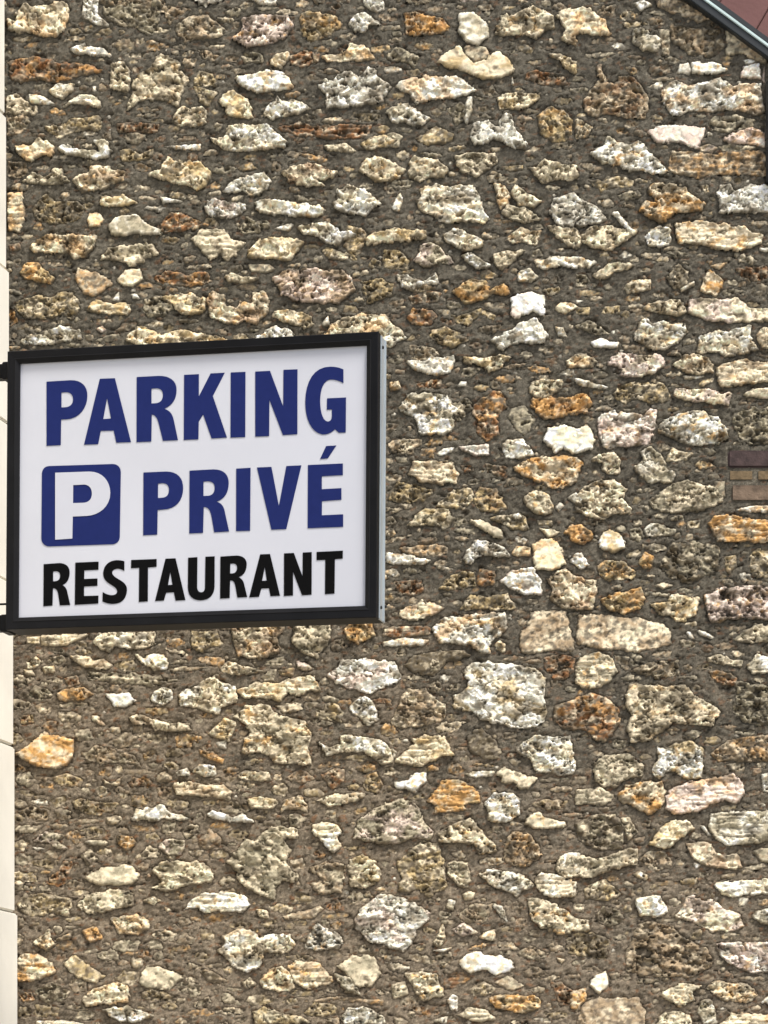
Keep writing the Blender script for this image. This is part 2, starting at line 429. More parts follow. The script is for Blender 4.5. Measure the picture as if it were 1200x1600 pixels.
CD.p 0,940 60,880 150,840 240,840 320,900 290,960 350,1020 340,1050 240,1050 180,1080 130,1080 50,1050 0,1040
GC.p 455,965 520,930 600,865 700,850 860,880 920,960 850,1010 700,1040 540,1040 480,1010
GT.s 860,900 870,850 930,850 930,940 870,935
WT.l 1010,1025 1100,1005 1210,1000 1210,1030 1100,1040
OT.l 830,1110 860,1070 940,1060 1050,1085 1210,1100 1210,1235 1050,1225 880,1220
GW.p 430,1150 470,1110 540,1125 560,1145 625,1150 610,1180 540,1190 440,1190
YC.p 690,1100 775,1090 770,1140 700,1140
GD.p 330,1150 400,1140 430,1190 400,1230 340,1210
@600,810,4
TO.l 100,190 160,180 300,165 400,185 400,210 330,240 250,235 170,225
W 15,220 80,220 200,245 290,265 270,282 120,285 20,275
WD.p 495,250 530,190 570,145 640,140 700,165 780,210 780,235 690,240 620,230 560,250 540,275 510,275
CO 795,220 830,175 915,180 915,235 830,235
CO.s 925,160 960,150 1000,125 1060,135 1110,200 1130,290 1050,315 950,320 935,250
OR.p 1130,90 1170,40 1230,40 1290,80 1300,120 1250,165 1180,140
W 1165,270 1200,220 1230,215 1280,290 1230,315
YD.p 350,440 400,370 500,330 570,340 570,420 460,440
RO.p 580,400 600,320 690,330 690,410 620,425
RD.p 60,400 150,395 230,390 250,450 180,480 110,470
CR.l 95,610 100,570 200,550 240,510 270,530 380,555 350,580 280,610 190,640 130,630
YC.p 480,570 540,480 610,490 700,490 770,475 830,560 780,572 640,560 500,572
WL 730,385 810,325 930,312 980,390 990,485 880,470 780,430
CR.p 1020,380 1080,330 1130,320 1200,370 1320,395 1325,460 1310,560 1210,570 1110,560 1040,500 1060,430
WO.p 300,690 380,620 500,610 620,600 760,590 765,690 690,750 650,800 670,840 590,835 550,785 350,770
RC.l 0,690 120,675 280,680 290,720 100,740 0,730
WT 0,775 120,750 280,765 240,792 0,795
TC.s 850,820 860,700 900,680 920,590 1000,580 1130,590 1160,680 1190,820 1130,830 1000,820 900,850
RD.p 1000,870 1100,850 1190,880 1180,960 1120,1010 1050,990 1010,930
D.s 120,920 200,860 350,830 500,830 540,860 380,900 310,990 200,960
GC.p 270,930 300,880 350,890 340,950 290,960
WY.p 490,960 560,905 660,900 800,915 940,940 1010,1000 1000,1120 1018,1200 1000,1260 950,1300 830,1310 740,1290 600,1250 560,1200 430,1180 440,1120 520,1060 530,1010
TC.p 80,1200 130,1080 250,1060 300,1120 380,1160 380,1260 250,1290 120,1310 50,1280
CY.p 690,790 720,760 760,790 750,840 700,820
@900,810,4
WY.s 145,170 170,80 230,80 280,110 312,180 230,208 180,195
YO.p 130,300 180,265 300,270 370,345 350,375 260,380 200,390 150,340
OY.p 390,280 430,210 485,240 470,300 430,315
CG 490,420 540,400 610,420 540,440
OY.p 160,510 200,485 320,460 400,430 430,500 400,560 300,595 200,565
CY.p 470,540 590,525 590,490 640,480 740,500 770,495 750,600 680,620 680,645 620,640 600,605 520,590
LD.p 800,490 850,470 900,440 1040,430 1080,425 1210,430 1210,640 1060,615 960,625 900,650 840,640 820,560
TC.s 10,640 30,605 150,605 280,620 410,630 500,655 580,690 590,790 480,810 400,832 300,820 180,815 10,780
DG.p 600,160 760,150 900,180 880,330 700,400 600,380 520,300
YC.p 1090,240 1120,200 1210,200 1210,350 1130,365 1090,330
TY.p 930,240 1000,230 1000,300 960,350 930,320
W 690,705 715,710 740,755 710,745
W 750,700 790,700 860,745 850,752 780,725
GC.p 820,870 900,850 980,890 1040,890 1030,925 920,915 840,890
GC.p 985,760 1060,700 1130,665 1200,680 1200,760 1100,775
CG.l 0,940 20,870 130,840 230,880 250,960 220,1010 150,1050 40,1060 0,1020
WG.l 1065,920 1130,855 1200,890 1200,960 1100,965
RO.p 835,960 880,950 960,970 1005,1000 990,1040 900,1030 850,990
DT.p 350,950 480,900 640,890 640,980 500,1000
GT.p 650,760 760,770 740,810 660,800
@900,1080,4
CG.p 310,70 330,0 330,-40 460,-40 560,-20 680,-40 740,30 830,80 900,130 850,215 740,210 620,190 540,250 430,315 350,310 320,250 350,150
RO.p -130,100 0,40 100,15 200,50 270,130 275,200 220,270 190,305 120,300 60,240 0,240 -100,220 -140,170
GD.p 985,130 1010,0 1000,-50 1100,-40 1200,-30 1210,200 1120,210 1040,180
TO.p 850,395 960,310 1040,290 1210,270 1210,420 1100,435 900,435
GC.p 110,490 140,420 220,400 330,395 420,470 410,530 320,545 240,600 170,600 130,560
WY.p 480,480 520,430 500,350 560,370 620,330 720,310 780,350 800,400 780,540 730,555 670,540 630,500 560,500 520,555 490,530
OC.p 255,660 310,590 400,570 530,570 558,630 530,730 470,765 400,740 330,700 270,690
LO.l 555,660 600,610 720,570 980,520 1050,590 1040,650 1000,700 930,680 860,700 760,750 610,765 570,740
GC.l 0,620 150,605 230,655 200,700 0,710
DG.p 0,830 100,780 240,770 300,850 290,980 150,990 20,930
CD.p 280,800 330,790 380,880 330,930
CY 460,960 500,900 560,830 640,805 710,815 735,855 650,930 560,985
W 775,840 800,840 845,905 825,900
GW.l 830,870 850,770 930,755 1100,755 1210,740 1210,940 1100,945 950,960 890,930
CR 690,950 840,955 870,1010 930,1040 1010,1020 1035,1105 880,1105 790,1080 720,1030
W 735,1075 780,1085 750,1112
TC.p 400,1060 430,1010 540,1000 600,1060 600,1095 540,1090 540,1118 460,1110
CG.p -120,1110 -100,1040 0,1030 150,1050 260,1020 300,985 380,985 380,1080 200,1115 100,1160 -80,1160
WY.p 350,1140 400,1130 450,1150 440,1180 380,1165
GT.s 1110,1000 1200,960 1210,1100 1150,1060
W.p 1160,520 1200,500 1200,640 1170,620
@600,1080,4
CY.l 75,440 130,380 190,330 180,300 260,280 380,285 440,400 350,410 240,465 110,450
W.s 60,580 150,560 200,510 260,510 265,560 190,625 130,600 80,600
OY.l 270,680 330,620 350,570 400,550 480,560 590,640 600,690 500,700 500,745 400,750 310,765 330,710
D.s 520,300 600,230 700,320 740,400 640,430 540,380
WG 500,520 560,500 700,500 680,530 560,540
GC.s 705,520 740,480 860,520 950,550 900,610 850,615 810,560 760,580
WC.p 820,370 860,330 960,280 1060,285 1160,285 1180,350 1195,470 1170,520 1100,525 1040,500 960,505 900,400 860,400
WG.p 635,690 680,640 800,640 845,670 845,770 770,815 720,820 650,800 655,740
GL.p -190,920 -170,820 -100,760 0,710 100,680 200,700 250,820 300,880 290,930 180,920 60,960 -60,940
CD.p 340,890 440,830 540,800 600,860 640,920 700,970 700,1000 600,1020 560,960 440,940 350,930
TY.p 920,700 1000,680 1140,690 1130,730 1000,740
CG.s 880,830 910,780 970,760 1020,800 1130,830 1120,850 980,860
YC.p 80,1080 160,1000 250,940 340,955 370,1050 390,1230 320,1260 270,1285 220,1240 90,1250 110,1160
CG.p 400,1080 440,1065 520,1080 540,1190 520,1230 470,1220 400,1140
TO.p 750,980 800,880 900,900 960,960 980,1020 900,1090 820,1090 760,1070
GW.s 1085,1120 1100,1040 1160,1010 1210,1020 1260,1060 1200,1150
WC.p 590,1140 650,1120 780,1130 900,1170 935,1230 850,1250 830,1280 760,1240 690,1220 640,1180
CW.l 940,1180 980,1140 1050,1145 1200,1200 1190,1280 1080,1290 1010,1270 960,1230
W 125,300 150,300 150,318 115,315
@0,960,4
CY.l 165,140 250,140 250,185 170,185
CY.l 260,135 400,130 550,130 400,190 260,190
CW.p 580,170 620,120 960,110 970,190 900,215 800,215 720,190 690,225 620,215
CD.p 160,290 220,260 270,290 230,330 170,340
CY 145,345 200,350 220,380 160,375
CY.p 265,330 340,320 345,360 280,365
CT.l 440,260 560,265 580,295 650,280 700,325 670,340 540,325 470,295
CW 840,250 900,275 960,250 1020,255 1055,300 1040,340 960,340 880,300
TC.l 1060,340 1150,325 1300,330 1180,355 1080,355
W.s 665,500 730,505 800,490 845,535 790,572 720,575
WC.p 945,530 970,480 1010,460 1070,470 1080,530 1020,562 970,550
CW.p 1115,510 1160,470 1200,470 1260,430 1330,390 1420,440 1470,455 1482,540 1380,580 1365,625 1200,580 1130,565
OT.p 350,500 400,470 520,460 580,500 500,540 390,540
RT.p 400,400 480,380 500,440 430,460
CT.p 810,650 850,630 1000,670 1180,690 1195,730 970,720 940,680 840,685
CR.l 570,630 620,640 660,690 640,700 580,660
OC.s 95,870 170,830 270,742 400,780 455,790 455,870 420,940 330,960 230,950 160,915 120,900
YR.p 330,1020 420,1000 520,1030 500,1070 380,1070
TG.p 510,880 600,820 700,840 830,890 880,950 800,930 650,930 560,920
CT.l 640,1030 700,1060 770,1010 740,1070 650,1060
WD.p 1095,990 1170,955 1190,1010 1110,1010
CT.l 1085,1060 1180,1050 1300,1070 1400,1070 1450,1110 1440,1150 1340,1140 1200,1130 1100,1120
GD.l 540,360 900,380 1100,410 980,440 700,420 560,400
GD.p 220,450 300,470 330,510 250,540 160,510
RY.p 110,640 200,620 220,680 130,690
@300,960,4
YG.p 0,100 60,110 150,100 195,190 100,200 60,240 0,200
CR.p 245,85 580,75 530,150 545,230 490,250 430,275 280,260 265,190
GC.p 625,150 650,70 860,65 870,130 820,220 770,275 700,240 640,190
OY.p 945,100 1000,60 1120,60 1140,130 1040,185 970,150
CG.p 180,340 230,300 320,330 440,350 300,375 200,365
LG.l 650,290 700,300 760,340 700,350 660,330
YR.p 540,350 640,330 630,390 560,380
CY.l 270,470 320,460 400,430 540,430 620,400 760,390 805,475 720,480 680,505 620,500 600,470 550,540 440,520 330,520 300,500
WL.p 850,380 900,350 940,290 1080,280 1140,290 1260,300 1310,390 1260,430 1180,460 1120,495 1050,480 930,440
CG.p 260,640 330,580 400,565 490,570 500,610 580,640 700,670 740,740 720,850 745,940 600,935 540,930 460,860 310,860 330,780 380,740 340,690
CY.p 100,740 180,680 200,650 270,670 270,710 230,790 150,760
W 150,800 215,785 210,840 160,830
YG.p 770,590 820,600 840,560 900,560 940,610 930,670 850,660 780,640
WG.p 985,590 1020,540 1080,515 1140,560 1165,660 1100,695 1050,640 1000,620
CW.p 800,805 860,835 930,820 930,765 1000,760 1100,770 1200,800 1270,870 1250,930 1190,945 1120,890 1080,860 960,855 900,870 850,885
WG.p 5,980 50,940 140,950 150,1010 60,1005
CG.p 285,1010 330,985 480,990 495,1040 400,1035 310,1025
RT.l 590,1020 680,970 760,1030 680,1060
RT.p 810,1010 900,960 950,970 950,1040 880,1090
YO.p 1070,1070 1100,1000 1150,990 1190,1060 1160,1115 1090,1100
CD.l 790,1160 880,1130 1080,1120 1060,1150 960,1180 860,1200
OR.p 40,850 120,860 200,910 190,930 100,900
GD.p 920,0 1100,0 1200,-20 1200,30 1000,50
@0,1240,4
YR.p 450,50 500,30 600,60 740,60 700,110 620,135 520,120
TD.p 120,110 200,80 300,110 290,165 200,160
WG 820,150 850,95 950,95 1010,75 1060,125 1190,160 1150,165 1050,155 940,165 830,165
GL.p 210,300 280,240 400,265 340,290 410,340 360,345 300,300
W 195,330 280,345 230,355
GW 525,300 600,290 680,300 660,325 560,315
OT.p 735,260 830,275 850,310 790,350 740,310
GL.p 990,330 1040,285 1150,295 1150,330 1130,380 1050,380
RO.p 300,560 330,500 370,490 400,420 450,430 400,560 360,580
GC.s 540,530 570,490 640,470 820,450 865,510 830,565 700,570 600,565
CG.p 960,480 1010,430 1130,430 1280,440 1340,500 1320,550 1170,570 1020,610 950,590 1020,560
YC.p 110,690 160,630 300,630 440,660 430,770 330,740 200,765 130,730
CG.p 480,700 540,640 700,600 830,620 830,690 700,730 560,750
CO.p 690,780 780,770 860,760 900,780 940,830 860,885 740,870
CO.p 205,930 310,850 310,900 350,940 290,980 220,940
CT.p 350,910 440,870 440,900 370,925
OR.p 515,860 600,830 640,900 560,930
OC.l 100,1060 150,1005 230,1010 330,1060 340,1120 200,1170 110,1165
YC.s 400,1060 470,1000 520,1040 560,1090 650,1140 600,1180 480,1150
GC.s 870,1170 910,1090 1000,1080 1140,1150 1060,1225 900,1215
DG.p 220,1240 320,1180 440,1240 390,1305 270,1300
CO.p 510,1290 580,1220 730,1180 790,1200 810,1300 680,1310 540,1325
WG.p 640,1350 800,1330 900,1370 960,1390 850,1425 750,1425
RO.p 110,1250 200,1240 220,1290 150,1305
CW 230,1425 400,1420 520,1440 230,1465
CG.p 890,670 960,640 1010,670 960,700
CT 1020,700 1070,730 1040,740
@300,1240,4
WC.l 0,670 60,630 200,620 320,635 365,690 340,725 280,740 200,730 100,745 40,710 -50,720
W 90,130 130,105 200,130 250,150 310,130 380,175 240,175 150,155
CT.p 555,110 580,40 680,15 720,80 720,115 660,90 600,90
TR.p 40,300 110,220 180,280 170,330 60,340
GC.p 215,430 290,350 340,290 400,300 430,260 500,210 660,220 660,270 560,280 620,350 580,430 660,520 640,550 560,540 520,590 520,660 460,640 400,620 300,560 280,480
CW.l 745,200 820,180 900,190 930,240 910,280 930,330 880,370 830,310 750,250
CY.p 970,460 990,410 1060,385 1130,420 1180,470 1170,550 1080,590 990,580 990,520
TG.p 735,465 850,430 960,450 940,560 930,620 800,620 740,560 820,540
WL.p 1020,790 1060,720 1160,640 1200,630 1290,650 1400,690 1490,750 1470,800 1400,850 1370,940 1320,990 1250,970 1200,940 1130,930 1060,880 1030,840
CW.p 190,890 290,850 360,855 420,905 500,880 620,885 640,960 600,990 450,990 420,1080 350,1110 290,1100 160,980 210,940
WD.p 705,960 740,880 780,815 830,850 920,890 945,930 900,970 760,975
TC.s 560,770 700,740 800,700 815,720 750,780 650,780
CY.p 400,720 470,730 480,780 420,770
CO.p 430,1170 480,1100 560,1080 630,1150 640,1220 540,1235 450,1210
CT.l 600,1080 640,1050 780,1055 840,1110 880,1170 820,1200 720,1220 640,1170
GC.s 910,1080 1000,1020 1140,1020 1170,1120 1120,1200 1020,1200 990,1140
GW.p 890,1130 990,1150 1060,1260 960,1240
DT.l 40,1110 100,1100 220,1170 200,1200 100,1160
CG.p 310,1180 360,1150 400,1190 340,1220
TC.p 10,1310 100,1265 120,1300 20,1340
YD.l 700,1370 760,1310 900,1320 900,1370 780,1400
WG.p 930,1400 980,1340 1100,1340 1200,1400 1200,1440 950,1440
TO.l 700,1300 900,1270 1190,1290 1190,1310 900,1290
GY.p 380,1370 450,1330 560,1380 700,1400 740,1430 400,1440
CY.l 350,40 420,20 540,50 500,90 370,90
@600,1340,4
GW 385,310 400,260 450,270 430,330
CG 490,230 530,210 570,220 560,260 500,270
TG.p 460,350 560,290 680,290 640,400 500,400
WG.p 680,290 740,310 770,400 730,370
LC.p 430,450 500,410 580,470 480,490
CG.p 310,530 370,420 380,520 340,560
CT 590,500 640,460 695,450 690,520
WC 305,580 440,560 370,590
WY.s 470,660 510,620 560,590 640,610 720,620 790,640 815,690 700,740 640,700 540,720 490,690
CG.p 895,260 960,250 1010,280 1100,310 1200,380 1280,400 1290,460 1190,465 1090,475 990,440 920,380
CG.p 130,720 230,720 330,730 370,860 250,890 190,830 150,760
WL 395,890 430,850 460,870 460,960 420,950
YC.p 530,830 620,780 700,820 640,860 560,860
OY.p 650,880 740,860 960,870 980,940 880,970 700,940
RD.p 1040,780 1100,780 1190,850 1200,930 1100,920
GC.l 460,980 540,935 640,960 700,1010 600,1030
WG.p 300,1020 400,990 390,1040
TG.p 840,600 900,550 1030,600 960,650
CT 1070,620 1130,640 1110,660
GT.s 700,780 770,740 870,800 800,830
GC.p 50,800 130,780 150,850 60,880
@900,1340,4
YC.p 40,200 90,170 170,135 250,200 275,230 200,265 60,250
WC 370,260 430,245 520,240 550,290 580,335 500,370 400,360
CL.p 620,365 660,310 690,260 740,240 800,280 850,260 920,320 1010,350 1048,430 980,460 850,460 760,410
CW 865,165 950,150 1210,135 1210,240 1080,225 1010,245 910,230
TD.p 320,570 360,500 390,420 480,400 590,430 680,510 800,570 860,640 840,690 720,740 580,740 400,730 310,700
DG.p 130,360 170,300 270,330 300,400 200,430 140,400
LW.p 880,540 960,530 1210,540 1210,700 1100,722 1000,680 910,620
GW.p 1100,360 1170,320 1210,310 1210,430 1150,410
CW.s 85,790 130,740 190,710 200,800 140,850
TC.s 0,1080 40,910 150,880 390,880 430,960 430,1080
CG.p 490,1070 540,970 640,960 710,990 730,1070
CG.l 525,860 590,820 650,795 780,800 720,840 740,890 650,930 590,890
CO.p 815,810 880,775 1080,800 1135,860 1090,900 930,900 850,840
GW.p 760,950 790,890 850,900 880,1030 800,1040
CO.l 885,1060 980,970 1200,1000 1210,1080
LW 1150,900 1200,800 1210,950
OC.l -30,840 60,820 60,880 0,960 -30,940
DY.p -60,480 100,470 200,520 190,640 60,620 -50,600
"""

# ---------------------------------------------------------------- the stone wall
rng = np.random.default_rng(7)
PAL = {'W': (243, 236, 216), 'C': (228, 213, 182), 'L': (226, 206, 190), 'G': (168, 159, 134), 'D': (92, 81, 62),
       'T': (166, 145, 116), 'O': (204, 158, 98), 'R': (138, 98, 64), 'Y': (184, 163, 120)}
PALL = {k: lin(v) for k, v in PAL.items()}
DIRT_SHADE = lin((62, 52, 40)); OCH = lin((210, 166, 102)); GREY_BROWN = lin((94, 84, 66)); PIT_SHADE = lin((34, 30, 27))  # includes the darks that paint shade into crevices and pits
MORT_A, MORT_B = lin((91, 86, 75)), lin((124, 112, 95))

def mortar_tint(x, y):
    """grey-brown pointing above, warmer tan mortar low on the left, both in photo pixels"""
    t = 1 / (1 + np.exp(-((y - 1040) / 120 + (520 - x) / 260 + 2.2 * fbm(x / 170, y / 120, 91, 3) + 2.0 * fbm(x / 40, y / 26, 97, 3, .65) * 1.7 - .3)))
    return t

stones = []                                    # (kind, flag, polygon in photo pixels)
ox = oy = 0; sc = 4
for ln in STONES.strip().splitlines():
    if ln[0] == '@':
        ox, oy, sc = map(float, ln[1:].split(',')); continue
    k, *pts = ln.split()
    kind, _, flag = k.partition('.')
    P = np.array([[float(v) for v in p.split(',')] for p in pts])
    P = np.stack([ox + P[:, 0] / sc, oy + P[:, 1] / sc], 1)
    P[:, 0] += (P[:, 0] > 1199) * (14 + 24 * np.abs(np.sin(P[:, 1] * 1.7)))     # stones run on past the frame
    stones.append((kind, flag, P, True))

X0, X1, Y0, Y1 = -110, 1330, -70, 1700          # reach of the detailed wall in photo pixels
occ = np.zeros((Y1 - Y0, X1 - X0), bool)
gy_, gx_ = np.mgrid[Y0:Y1, X0:X1]
def stamp(P, grow):
    a, b = P.min(0) - grow - 1, P.max(0) + grow + 1
    sx = slice(max(int(a[0]) - X0, 0), max(int(b[0]) - X0, 0)); sy = slice(max(int(a[1]) - Y0, 0), max(int(b[1]) - Y0, 0))
    s = poly_sd(gx_[sy, sx].astype(float), gy_[sy, sx].astype(float), P)
    return sx, sy, s > -grow
for kind, flag, P, _ in stones:
    sx, sy, mk = stamp(P, 2); occ[sy, sx] |= mk
def verge_y(x): return (x - 1093) * .735 + 8            # the gable's sloping top edge, photo pixels
occ |= gy_ < verge_y(gx_) + 8
sx, sy, mk = stamp(np.array([(1130, 700), (1400, 700), (1400, 788), (1130, 788)]), 2); occ[sy, sx] |= mk

def blob(cx, cy, w_, h_, n, r):
    a = np.sort(r.uniform(0, 2 * np.pi, n)) * .5 + np.linspace(0, 2 * np.pi, n, endpoint=False) * .5
    k = r.uniform(.6, 1.12, n)
    t = r.normal(0, .12)
    x, y = np.cos(a) * k * w_ / 2, np.sin(a) * k * h_ / 2
    return np.stack([cx + x * math.cos(t) - y * math.sin(t), cy + x * math.sin(t) + y * math.cos(t)], 1)

def fill(count, wr, hr, kinds, region, grow, flags=('p', 'p', 'l', '')):
    done = 0
    for _ in range(count * 14):
        if done >= count: break
        cx, cy = rng.uniform(region[0], region[1]), rng.uniform(region[2], region[3])
        w_, h_ = rng.uniform(*wr), rng.uniform(*hr)
        if h_ > w_ * 1.1: h_ = w_ * .7
        P = blob(cx, cy, w_, h_, int(rng.integers(7, 12)), rng)
        if P.min(0)[0] < X0 + 2 or P.min(0)[1] < Y0 + 2 or P.max(0)[0] > X1 - 2 or P.max(0)[1] > Y1 - 2: continue
        sx, sy, mk = stamp(P, grow)
        o_ = occ[sy, sx]
        if o_.shape != mk.shape or (o_ & mk).any(): continue
        occ[sy, sx] |= mk; done += 1
        stones.append((str(rng.choice(kinds)), str(rng.choice(flags)), P, False))
full = ['CW', 'CY', 'CG', 'W', 'GD', 'CO', 'OR', 'TG', 'YC', 'GC', 'WG', 'LT']
for reg in ((25, 575, 560, 960), (X0, -2, Y0, Y1), (1216, X1, Y0, Y1), (0, 1200, 1604, Y1), (0, 1080, Y0, -4)):
    fill(60, (55, 120), (28, 60), full, reg, 5); fill(60, (25, 60), (12, 30), full, reg, 4)
N_SEEN = len(stones)
dull = ['DT', 'TD', 'TG', 'GD', 'RD', 'YD', 'DG', 'TY', 'DR', 'GT', 'YT', 'TR']
fill(150, (26, 66), (12, 28), ['CG', 'YC', 'OT', 'GC', 'TC', 'CD', 'YD', 'RO', 'OY', 'TG'], (20, 720, 990, 1600), .2)
fill(330, (18, 52), (6, 16), ['CO', 'CY', 'CT', 'GC', 'YO', 'OT', 'TC', 'CD', 'WC', 'TR', 'OY'], (X0, X1, Y0, Y1), .3, ('p', 'l', 'l'))
fill(260, (26, 60), (9, 24), dull + ['TC', 'GC', 'YC', 'CG', 'CY', 'OT', 'CG'], (X0, X1, Y0, Y1), .3, ('p', 'p', 'l'))
fill(520, (14, 34), (7, 15), dull + ['TC', 'YC', 'CG', 'CD', 'GC', 'CY'], (X0, X1, Y0, Y1), .5)
fill(700, (6, 15), (4, 9), dull + ['CY', 'TC', 'CG', 'WG', 'OT', 'YT', 'CT'], (X0, X1, Y0, Y1), .4)
fill(260, (3.5, 7), (3, 5), ['W', 'C', 'W', 'CO', 'WG'], (X0, X1, Y0, Y1), .6, ('s',))

# mortar grid, lowered under every stone
MS = 2.2
mx = np.arange(X0, X1, MS); my = np.arange(Y0, Y1, MS)
MX, MY = np.meshgrid(mx, my)
sdmax = np.full(MX.shape, -60.0)

def stone_geo(idx, kind, flag, P, hand, sp):
    seed = 1000 + idx * 13
    r = np.random.default_rng(seed)
    a, b = P.min(0) - 4, P.max(0) + 4
    nx, ny = max(int((b[0] - a[0]) / sp), 3), max(int((b[1] - a[1]) / sp), 3)
    x, y = np.meshgrid(np.linspace(a[0], b[0], nx), np.linspace(a[1], b[1], ny))
    size = math.sqrt(max((b[0] - a[0] - 8) * (b[1] - a[1] - 8), 4))
    k = min(size / 38, 1.25) if hand else size / 20; wl = min(max(size * .3, 3.5), 12)
    def warp(x, y):
        wx = 3.6 * k * fbm(x / wl, y / wl * 1.3, seed, 4, .72); wy = 3.3 * k * fbm(x / wl, y / wl * 1.3, seed + 3, 4, .72)
        a_, b_, cx_, cy_, _u, _v = worley(x / (wl * .8), y / (wl * .62), seed + 4)        # chipped, angular rim
        wx = wx + 2.4 * k * (hsh(cx_, cy_, seed + 5) - .5); wy = wy + 2.4 * k * (hsh(cx_, cy_, seed + 6) - .5)
        return x + wx, y + wy
    xx, yy = warp(x, y)
    sd = poly_sd(xx, yy, P) + (1.3 if hand and size > 24 else .4)
    # mortar bookkeeping
    sx = slice(max(int((a[0] - 14 - X0) / MS), 0), int((b[0] + 14 - X0) / MS) + 1); sy = slice(max(int((a[1] - 14 - Y0) / MS), 0), int((b[1] + 14 - Y0) / MS) + 1)
    if sdmax[sy, sx].size:
        wx, wy = warp(MX[sy, sx], MY[sy, sx])
        sdmax[sy, sx] = np.maximum(sdmax[sy, sx], poly_sd(wx, wy, P) + (1.3 if hand and size > 24 else .4))
    rg = r.uniform(.3, 1.15) if flag == 'p' else 1.0          # some faces break clean, others are spongy
    dull_ = kind[0] in 'DTRY' or kind in ('GD', 'GT') or not hand
    R = max(sd.max(), 1.5)
    E = min(2.4, .7 * R)
    t = np.clip(sd / E, -1, 1)
    prof = np.where(t > 0, 1 - (1 - np.clip(t, 0, 1)) ** 2.4, t * 1.6)
    H = ((r.uniform(2.0, 4.2) if hand else (r.uniform(2, 4) if kind[0] in 'CWG' else r.uniform(1.0, 3.2))) if dull_ else r.uniform(4.2, 7.5)) * min(size / 40, 1.1) ** .5
    h = prof * H + (-.8 if dull_ else 0) + (2.8 if dull_ else 2.0) * fbm(x / 22, y / 18, seed + 1, 3) * (1 if hand else .6)
    inner = np.clip(sd / 4, 0, 1)
    # facets: broken faces, each a tilted plane
    fs = {'s': 26, 'l': 22}.get(flag, 13) * r.uniform(.8, 1.25)
    ang = r.normal(0, .35); ca, sa = math.cos(ang), math.sin(ang)
    u = (x * ca + y * sa) / (fs * 1.5) + 1.1 * fbm(x / 15, y / 15, seed + 7, 2); v = (-x * sa + y * ca) / (fs * .8) + .9 * fbm(x / 14, y / 14, seed + 9, 2)
    d1, d2, cx, cy, du, dv = worley(u, v, seed + 11)
    tilt = {'s': 2.4, 'l': 3.4, 'p': 6.5}.get(flag, 5.5)
    fac = (hsh(cx, cy, seed + 21) - .5) * tilt * 1.05 + du * (hsh(cx, cy, seed + 22) - .5) * tilt + dv * (hsh(cx, cy, seed + 23) - .55) * tilt * 1.9
    h = h + fac * inner
    edge = np.clip((d2 - d1) / .13, 0, 1)
    crack = (1 - edge) * (hsh(cx, cy, seed + 31) > .35)
    h = h - crack * inner * {'s': .5, 'l': 1.2, 'p': 2.0 * rg}.get(flag, 1.3)
    # a few deep clefts wandering through the stone
    cl = np.abs(fbm(x / (size * .34 + 3), y / (size * .2 + 2.5), seed + 33, 4, .62))
    cleft = np.clip((.07 - cl) / .04, 0, 1) * {'s': .0, 'l': .6, 'p': 1.0}.get(flag, .45) * np.clip(fbm(x / 20, y / 20, seed + 35, 2) * 4 + .6, 0, 1) * inner
    h = h - cleft * 5.5
    # crags
    rid = 1 - np.abs(fbm(x / 9, y / 6, seed + 40, 3, .6)) * 2.6
    amp = {'s': .3, 'l': .6, 'p': 1.05 * rg}.get(flag, .7)
    rx, ry = (x * ca + y * sa), (-x * sa + y * ca)
    qf = fbm(rx / (size * .3 + 7), ry / (size * .14 + 4), seed + 41, 4, .62)
    q = qf * 5.2 + (ry - ry.mean()) / 16
    fq = q - np.floor(q); st = np.floor(q) + np.clip(fq / .28, 0, 1) ** 2 * .85 + fq * .15
    flake = {'s': .5, 'l': 1.7, 'p': 1.3 + 1.4 * rg}.get(flag, 2.0)
    h = h + (qf * 1.1 - (st - q)) * flake * inner
    ledge = np.clip(1 - np.abs(fq - .12) / .12, 0, 1)
    h = h + .45 * amp * (rid - .5) * inner + .5 * amp * fbm(x / 4.2, y / 3.6, seed + 44, 2) * inner
    lay = np.zeros(x.shape)
    if flag == 'l':
        q = fbm(x / 50, (y + 3 * fbm(x / 40, y / 40, seed + 2, 2)) / 4.2, seed + 50, 2)
        h = h + 3.2 * q * inner; lay = np.clip(-q * 2.4 - .2, 0, 1)
    # pits
    pit = np.zeros(x.shape)
    if flag == 'p' or kind[1:] == 'D':
        w1, w2, *_r = worley(x / 8 + .6 * fbm(x / 9, y / 9, seed + 60, 2), y / 6 + .6 * fbm(x / 9, y / 9, seed + 61, 2), seed + 62)
        hit = hsh(_r[0], _r[1], seed + 63) < ({'D': .1}.get(kind[1:], .03 * rg))
        w1 = w1 + .22 * fbm(x / 3.5, y / 3, seed + 65, 2)
        pit = np.clip((.40 - w1) / .14, 0, 1) * hit
        n = fbm(x / (size * .2 + 6), y / (size * .12 + 4), seed + 64, 3, .55)
        pit = np.maximum(pit, np.clip((n - (.2 if kind[1:] == 'D' else .5 - .13 * rg)) / .07, 0, 1))
        pit = pit * np.clip((sd - 1.0) / 2, 0, 1)
        h = h - pit * 6.5
    # mineral colour, with shade painted into crevices and pits
    c1 = PALL[kind[0]]; c2 = PALL[kind[1]] if len(kind) > 1 else c1 * .82
    g = fbm(x / (size * .45 + 5), y / (size * .3 + 4), seed + 70, 3, .55) + .35 * (hsh(cx, cy, seed + 71) - .5)
    mixf = np.clip((g + .08) / .3, 0, 1) * (.62 if kind[1:] in ('O', 'R') else .9)
    if kind[1:] == 'D': mixf = mixf * .5
    C = c1[None, None] * (1 - mixf[..., None]) + c2[None, None] * mixf[..., None]
    val = ((1.2 if kind[0] in 'WCL' else 1.1) if hand else 1) + .17 * r.normal() * (.4 if hand else 1)
